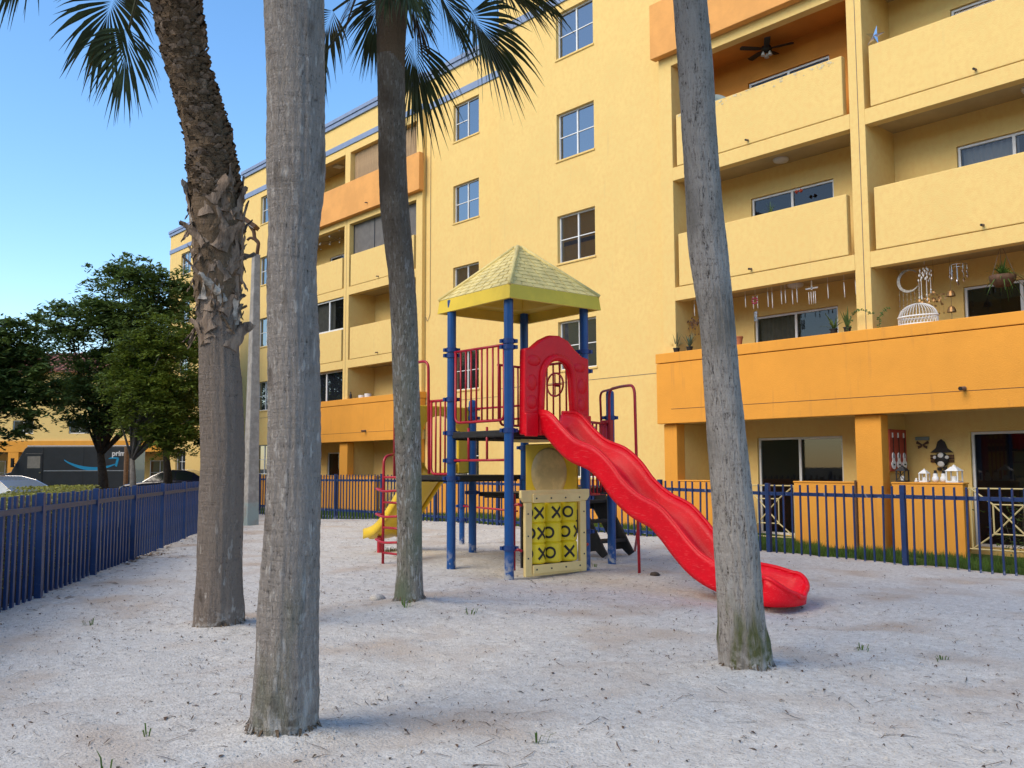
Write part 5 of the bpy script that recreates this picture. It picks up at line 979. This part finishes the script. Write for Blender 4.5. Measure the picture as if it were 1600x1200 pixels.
# mobiles
def mobile(x, y, z, lab, mt, shape):
    t = thing('hanging_mobile', (x, y, z), lab, 'mobile', 'mobiles on the second floor balcony'); m = MB(); m.tube([(x, y, 5.16), (x, y, z)], .003, 4)
    if shape == 'moon':
        n = 26
        for i in range(n):
            a, b = .75+4.9*i/n, .75+4.9*(i+1)/n; w_ = lambda q: .006+.030*sin(pi*(q-.75)/4.9); P = [(x+r_*cos(q), z-.2+r_*sin(q)) for r_, q in ((.2-w_(a), a), (.2+w_(a)*.6, a), (.2+w_(b)*.6, b), (.2-w_(b), b))]; m.prism(P, (0, y, 0), (1, 0, 0), (0, 0, 1), (0, .01, 0))
        for i in range(6): xx = x-.18+i*.07; m.tube([(xx, y, z-.36), (xx, y, z-.75-.1*(i % 2))], .002, 4); [m.lathe((xx, y, z-.45-.1*j), [(0, -.012), (.012, 0), (0, .012)], 6) for j in range(4)]
    elif shape == 'crystal':
        for i in range(34): a = i*2.4; r_ = .12*sqrt((i % 12+1)/12); zz = z-.06-.22*(i/34); m.lathe((x+r_*cos(a), y+r_*sin(a), zz), [(0, -.035), (.013, -.005), (0, .025)], 6)
        for i in range(7): a = i*.9; m.tube([(x+.1*cos(a), y+.1*sin(a), z-.28), (x+.1*cos(a), y+.1*sin(a), z-.45-.03*i)], .003, 4); m.lathe((x+.1*cos(a), y+.1*sin(a), z-.46-.03*i), [(0, -.03), (.015, 0), (0, .02)], 6)
    elif shape == 'ring':
        m.tube([(x+.14*cos(q), y+.14*sin(q), z-.06) for q in [2*pi*i/20 for i in range(20)]], .007, 5, closed=True)
        for i in range(9): a = i*.7; l_ = .1+.06*(i % 4); m.tube([(x+.14*cos(a), y+.14*sin(a), z-.06), (x+.14*cos(a), y+.14*sin(a), z-.06-l_)], .003, 4); m.lathe((x+.14*cos(a), y+.14*sin(a), z-.08-l_), [(0, -.05), (.026, -.01), (.012, .02), (0, .03)], 7)
    elif shape == 'bells':
        for i in range(3): zz = z-.25-.28*i; m.tube([(x, y, zz+.28), (x, y, zz)], .006, 4); m.lathe((x, y, zz), [(.075, -.06), (.07, -.02), (.045, .03), (.012, .05), (0, .055)], 12)
    else:
        for i in range(40): a = random.uniform(0, 6.28); r_ = random.uniform(.02, .24); px, pz = x+r_*cos(a)*1.05, z-.12+r_*sin(a)*.55; d = random.uniform(0, 6.28); m.prism([(0, -.03), (.022, 0), (0, .03), (-.022, 0)], (px, y+random.uniform(-.05, .05), pz), (cos(d), .2, sin(d)), (-sin(d), .1, cos(d)), (0, .004, 0))
        for i in range(5): xx = x-.16+i*.08; m.tube([(xx, y, z-.2), (xx, y, z-.36)], .002, 4); m.lathe((xx, y, z-.38), [(0, -.025), (.013, 0), (0, .02)], 6)
    m.build('ornament', mt, t)
mobile(-7.69, 16.4, 5.0, 'silver crescent moon mobile above the white cage', 'silver_dull', 'moon'); mobile(-7.35, 16.3, 5.02, 'crystal cluster mobile right of the crescent moon', 'white_paint', 'crystal'); mobile(-7.33, 16.6, 4.55, 'bronze leaf mobile above the white cage', 'bronze', 'leaf'); mobile(-6.95, 16.4, 4.72, 'string of bronze bells left of the dark sliding door', 'bronze', 'bells'); mobile(-6.8, 16.4, 5.0, 'round mobile with dangling shells near the sliding door', 'chrome', 'ring'); mobile(-12.55, 16.4, 4.72, 'dark butterfly mobile at the far left of the second floor balcony', 'brown', 'leaf')
t = thing('hanging_plant', (-6.05, 16.3, 4.55), 'spider plant in a brown hanging basket on the second floor balcony', 'plant'); m = MB(); m.lathe((-6.05, 16.3, 4.42), [(0, 0), (.12, .02), (.2, .12), (.21, .2), (.17, .2), (0, .16)], 16); m.build('basket', 'brown', t, smooth=True)
m = MB(); [m.tube([(-6.05+.2*cos(a), 16.3+.2*sin(a), 4.6), (-6.05, 16.3, 5.16)], .004, 4) for a in (0, 2.1, 4.2)]; m.build('hanger', 'pipe', t); m = MB(); blades(m, (-6.05, 16.3, 4.6), 60, .5, 1.45, .016, curl=.75); m.build('leaves', 'leaf_pot', t, flip=False)
# ground floor ledge ornaments
LT = 1.177
def lantern(x, y, s, h, mt, lab, candle=True):
    t = thing('lantern', (x, y, LT), lab, 'lantern', 'lanterns on the low orange wall'); z = LT; m = MB(); m.box(x-s, x+s, y-s, y+s, z, z+.025)
    for a in (-1, 1):
        for b in (-1, 1): m.box(x+a*s*.88-.009, x+a*s*.88+.009, y+b*s*.88-.009, y+b*s*.88+.009, z+.025, z+h*.62)
    k0 = len(m.v); zt = z+h*.62; m.v += [(x-s*1.1, y-s*1.1, zt), (x+s*1.1, y-s*1.1, zt), (x+s*1.1, y+s*1.1, zt), (x-s*1.1, y+s*1.1, zt), (x-s*.35, y-s*.35, z+h*.86), (x+s*.35, y-s*.35, z+h*.86), (x+s*.35, y+s*.35, z+h*.86), (x-s*.35, y+s*.35, z+h*.86)]
    for q in ((0, 1, 5, 4), (1, 2, 6, 5), (2, 3, 7, 6), (3, 0, 4, 7), (4, 5, 6, 7), (0, 3, 2, 1)): m.f.append(tuple(k0+i for i in q)); m.m.append(0)
    m.lathe((x, y, z+h*.86), [(s*.3, 0), (s*.3, h*.05), (s*.1, h*.08), (0, h*.14)], 10); m.build('frame', mt, t)
    if 'black' in lab:
        m = MB()
        for yy in (y-s*.9,): m.tube([(x-s*.85, yy, z+.03), (x+s*.85, yy, z+h*.6)], .006, 4); m.tube([(x+s*.85, yy, z+.03), (x-s*.85, yy, z+h*.6)], .006, 4)
        m.build('lattice', mt, t)
    m = MB(); m.lathe((x, y, z+.026), [(0, 0), (s*.4, 0), (s*.4, h*.25), (0, h*.26)], 12); m.build('candle', 'white_paint', t)
lantern(-7.80, 16.09, .085, .31, 'ink', 'black lantern with crossed bars at the left end of the low wall'); lantern(-7.41, 16.09, .07, .24, 'white_paint', 'smaller white lantern in the middle of the low wall'); lantern(-6.90, 16.09, .105, .31, 'white_paint', 'larger white lantern at the right end of the low wall')
for x, lab in ((-7.22, 'white snowman figure with black hat, left one on the low wall'), (-7.08, 'white snowman figure with black hat beside the larger lantern')):
    t = thing('snowman_figure', (x, 16.09, LT), lab, 'figurine', 'snowmen on the low wall'); m = MB(); m.lathe((x, 16.09, LT), [(0, 0), (.04, .0), (.06, .04), (.05, .09), (.035, .10), (.04, .125), (.03, .155), (0, .16)], 16); m.build('body', 'white_paint', t, smooth=True); m = MB(); m.lathe((x, 16.09, LT+.155), [(.04, 0), (.04, .006), (.024, .008), (.024, .05), (0, .05)], 12); m.build('hat', 'ink', t)
m = MB(); m.lathe((-7.55, 16.08, LT), [(0, 0), (.035, 0), (.03, .03), (.012, .035), (.018, .06), (0, .075)], 10); tag(m.build('figurine', 'white_paint', smooth=True), 'tiny white figurine between the black and white lanterns', 'figurine')
t = thing('guitar_panel', (-8.08, 16.5, 1.7), 'red wooden panel with three white guitars on the balcony side wall', 'wall art'); m = MB(); m.box(-8.098, -8.075, 16.22, 16.86, 1.36, 2.12); m.build('board', 'sign_red', t, bevel=.004)
for k in range(3):
    y = 16.33+k*.21; m = MB(); out = []
    for i in range(28):
        a = 2*pi*i/28; s_ = sin(a); r_ = .078-.016*cos(2*a)+(.02 if s_ < 0 else 0); out.append((r_*cos(a)*(1 if s_ < 0 else .82)*(1-.25*math.exp(-((s_-.1)/.25)**2)), .15*s_))
    m.prism(out, (-8.074, y, 1.55), (0, 1, 0), (0, 0, 1), (.012, 0, 0)); g = m.build('guitar', 'white_paint', t); m = MB(); m.box(-8.074, -8.066, y-.02, y+.02, 1.97, 2.06); m.build('headstock', 'white_paint', g); m = MB(); m.box(-8.061, -8.055, y-.010, y+.010, 1.6, 1.97); m.box(-8.061, -8.055, y-.03, y+.03, 1.47, 1.495); m.build('strings', 'ink', g)
t = thing('butterfly_plaque', (-7.87, 17.07, 1.88), 'small grey plaque with a brown butterfly on the balcony wall', 'plaque'); m = MB(); m.box(-8.0, -7.75, 17.06, 17.095, 1.93, 1.99); m.build('board', 'teal', t); m = MB()
for s in (-1, 1):
    for q in ([(0, 0), (.1, .07), (.12, .02), (.03, -.01)], [(0, 0), (.09, -.03), (.08, -.08), (.02, -.05)]): m.prism([(s*a, b) for a, b in q], (-7.875, 17.07, 1.85), (1, 0, 0), (0, 0, 1), (0, .01, 0))
m.build('butterfly', 'brown', t)
t = thing('hatted_figure_plaque', (-7.53, 17.07, 1.6), 'dark wall ornament of a figure in a pointed hat on the balcony wall', 'plaque'); m = MB()
m.prism([(-.2, .12), (-.1, .2), (-.06, .32), (.0, .36), (.06, .31), (.1, .2), (.2, .12)], (-7.53, 17.06, 1.58), (1, 0, 0), (0, 0, 1), (0, .03, 0)); m.build('hat', 'ink', t); m = MB()
for zz in (.06, .01, -.04): m.box(-7.74, -7.32, 17.075, 17.095, 1.56+zz, 1.6+zz)
m.build('slats', 'brown', t); m = MB(); m.lathe((-7.53, 17.06, 1.57), [(.13, 0), (.12, .03), (.07, .05), (0, .055)], 18, ax=(0, -1, 0)); m.build('face', 'ink', t, smooth=True); m = MB(); [m.lathe((-7.53+dx, 17.03, 1.58+dz), [(r_, 0), (r_*.8, .02), (0, .03)], 10, ax=(0, -1, 0)) for dx, dz, r_ in ((-.11, .03, .035), (.11, .03, .035), (0, .06, .06), (0, -.08, .07))]; m.build('trim', 'white_paint', t); m = MB(); m.box(-7.61, -7.55, 17.05, 17.09, 1.37, 1.43); m.box(-7.51, -7.45, 17.05, 17.09, 1.38, 1.44); m.build('boots', 'ink', t)
# ceiling fan, dish, star, bow
t = thing('ceiling_fan', (-10.7, 16.7, 10.4), 'black ceiling fan with lamp on the orange painted balcony', 'ceiling fan'); c = Vector((-10.7, 16.72, 10.33)); m = MB(); m.tube([c+Vector((0, 0, .17)), c], .02, 8); m.lathe(c, [(0, .05), (.1, .03), (.12, -.03), (.07, -.08), (0, -.09)], 18); m.build('motor', 'ink', t, smooth=True)
for k in range(5):
    a = k*2*pi/5+.3; d = Vector((cos(a), sin(a), 0)); n = Vector((-sin(a), cos(a), .15)); m = MB(); m.prism([(.1, -.03), (.22, -.06), (.56, -.065), (.58, 0), (.56, .065), (.22, .06), (.1, .03)], c+Vector((0, 0, -.03)), d, n, (0, 0, .012)); m.build('blade', 'ink', t)
for k in range(3): a = k*2.1; m = MB(); m.lathe(c+Vector((.08*cos(a), .08*sin(a), -.09)), [(.015, 0), (.03, -.03), (.05, -.09), (.045, -.09), (0, -.03)], 12); m.build('lamp_shade', 'frosted', t, smooth=True)
t = thing('satellite_dish', (-11.75, 16.3, 9.2), 'grey dish leaning behind the fourth floor parapet', 'dish'); m = MB(); m.lathe((-11.75, 16.35, 9.25), [(0, 0), (.12, .02), (.22, .07), (.28, .13), (.285, .12), (.2, .05), (0, -.015)], 24, ax=(.6, -.5, .5)); m.build('reflector', 'concrete', t, smooth=True); m = MB(); m.tube([(-11.75, 16.35, 9.25), (-11.75, 16.4, 8.1)], .02, 8); m.build('mast', 'pipe', t)
t = MB(); P = []
for i in range(10): r_ = .2 if i % 2 == 0 else .065; P.append((r_*sin(i*pi/5+.25), r_*cos(i*pi/5+.25)))
for s in (-1, 1):
    for i in range(10): a, b = P[i], P[(i+1) % 10]; t.face([(-8.0+a[0], 16.1, 9.42+a[1]), (-8.0+b[0], 16.1, 9.42+b[1]), (-8.0, 16.1+s*.05, 9.42)])
tag(t.build('star_ornament', 'chrome'), 'silver star ornament above the right fourth floor parapet', 'ornament')
t = MB(); [t.lathe((-10.15+dx, 16.9, 7.12), [(0, -.05), (.045, 0), (0, .05)], 8, ax=(1, 0, .3*dx)) for dx in (-.05, .05)]; tag(t.build('red_bow', 'sign_red'), 'small red bow on the third floor balcony wall', 'ornament')
# left stack bits
def item(name, mt, lab, cat, prof, loc): m = MB(); m.lathe(loc, prof, 14); tag(m.build(name, mt, smooth=True, auto=40), lab, cat)
item('bottle', 'deck_black', 'dark bottle on the orange ledge of the far balcony', 'bottle', [(0, 0), (.045, 0), (.045, .16), (.02, .2), (.02, .27), (0, .27)], (-29.0, 17.85, PT))
item('white_tub', 'white_paint', 'white tub on the far orange ledge, left of two', 'tub', [(0, 0), (.12, 0), (.13, .1), (0, .1)], (-28.25, 17.85, PT)); item('white_tub', 'white_paint', 'white tub on the far orange ledge, right of two', 'tub', [(0, 0), (.12, 0), (.13, .13), (0, .13)], (-27.85, 17.85, PT))
t = thing('string_lights', (-31, 18.4, 10.3), 'string of small white bulbs under the far fourth floor ceiling', 'lights'); random.seed(4)
for k in range(14): m = MB(); m.lathe((-33+k*.24, 17.95+.3*(k % 3), 10.22+.16*sin(k*1.7)), [(0, -.035), (.035, 0), (0, .035)], 8); m.build('bulb', 'white_paint', t)
m = MB(); m.tube([(-33+k*.24, 17.95+.3*(k % 3), 10.26+.16*sin(k*1.7)) for k in range(14)], .005, 4); m.build('wire', 'pipe', t)
# shrubs behind the right railing
def shrub(x, y, lab, n=260):
    t = thing('shrub', (x, y, 0), lab, 'shrub', 'shrubs on the ground floor patio'); m = MB()
    for k in range(n):
        c = Vector((x+random.gauss(0, .28), y+random.gauss(0, .15), random.uniform(.0, .95)**1.1)); a = random.uniform(0, 6.28); d = Vector((cos(a), sin(a), random.uniform(-.6, .6))).normalized(); nn = d.cross(Vector((random.uniform(-1, 1), 0, 1))).normalized()*.018; m.face([c-d*.05, c+nn, c+d*.05, c-nn])
    m.build('leaves', 'leaf_dark', t, flip=False); m = MB(); [m.tube([(x+dx, y, 0), (x+dx*2, y, .6)], .008, 5) for dx in (-.15, 0, .12)]; m.build('stem', 'tree_bark', t)
shrub(-6.0, 16.5, 'leafy shrub behind the yellow railing at the right edge'); shrub(-5.5, 16.45, 'leafy shrub behind the railing, cut by the picture edge')
# flaking paint along the fourth floor parapet
m = MB(); random.seed(15)
for k in range(70):
    x = random.uniform(-12.5, -8.65); z = SO[2]+1.46-abs(random.gauss(0, .05)); r_ = random.uniform(.008, .03); n = random.randint(5, 8); m.face([(x+r_*random.uniform(.6, 1.3)*cos(6.283*i/n)*1.5, 15.994-random.uniform(.0, .006), min(z+r_*random.uniform(.5, 1.1)*sin(6.283*i/n), SO[2]+1.455)) for i in range(n)])
o = m.build('flaking_paint', 'paint_chip', BLD); stuff(o)
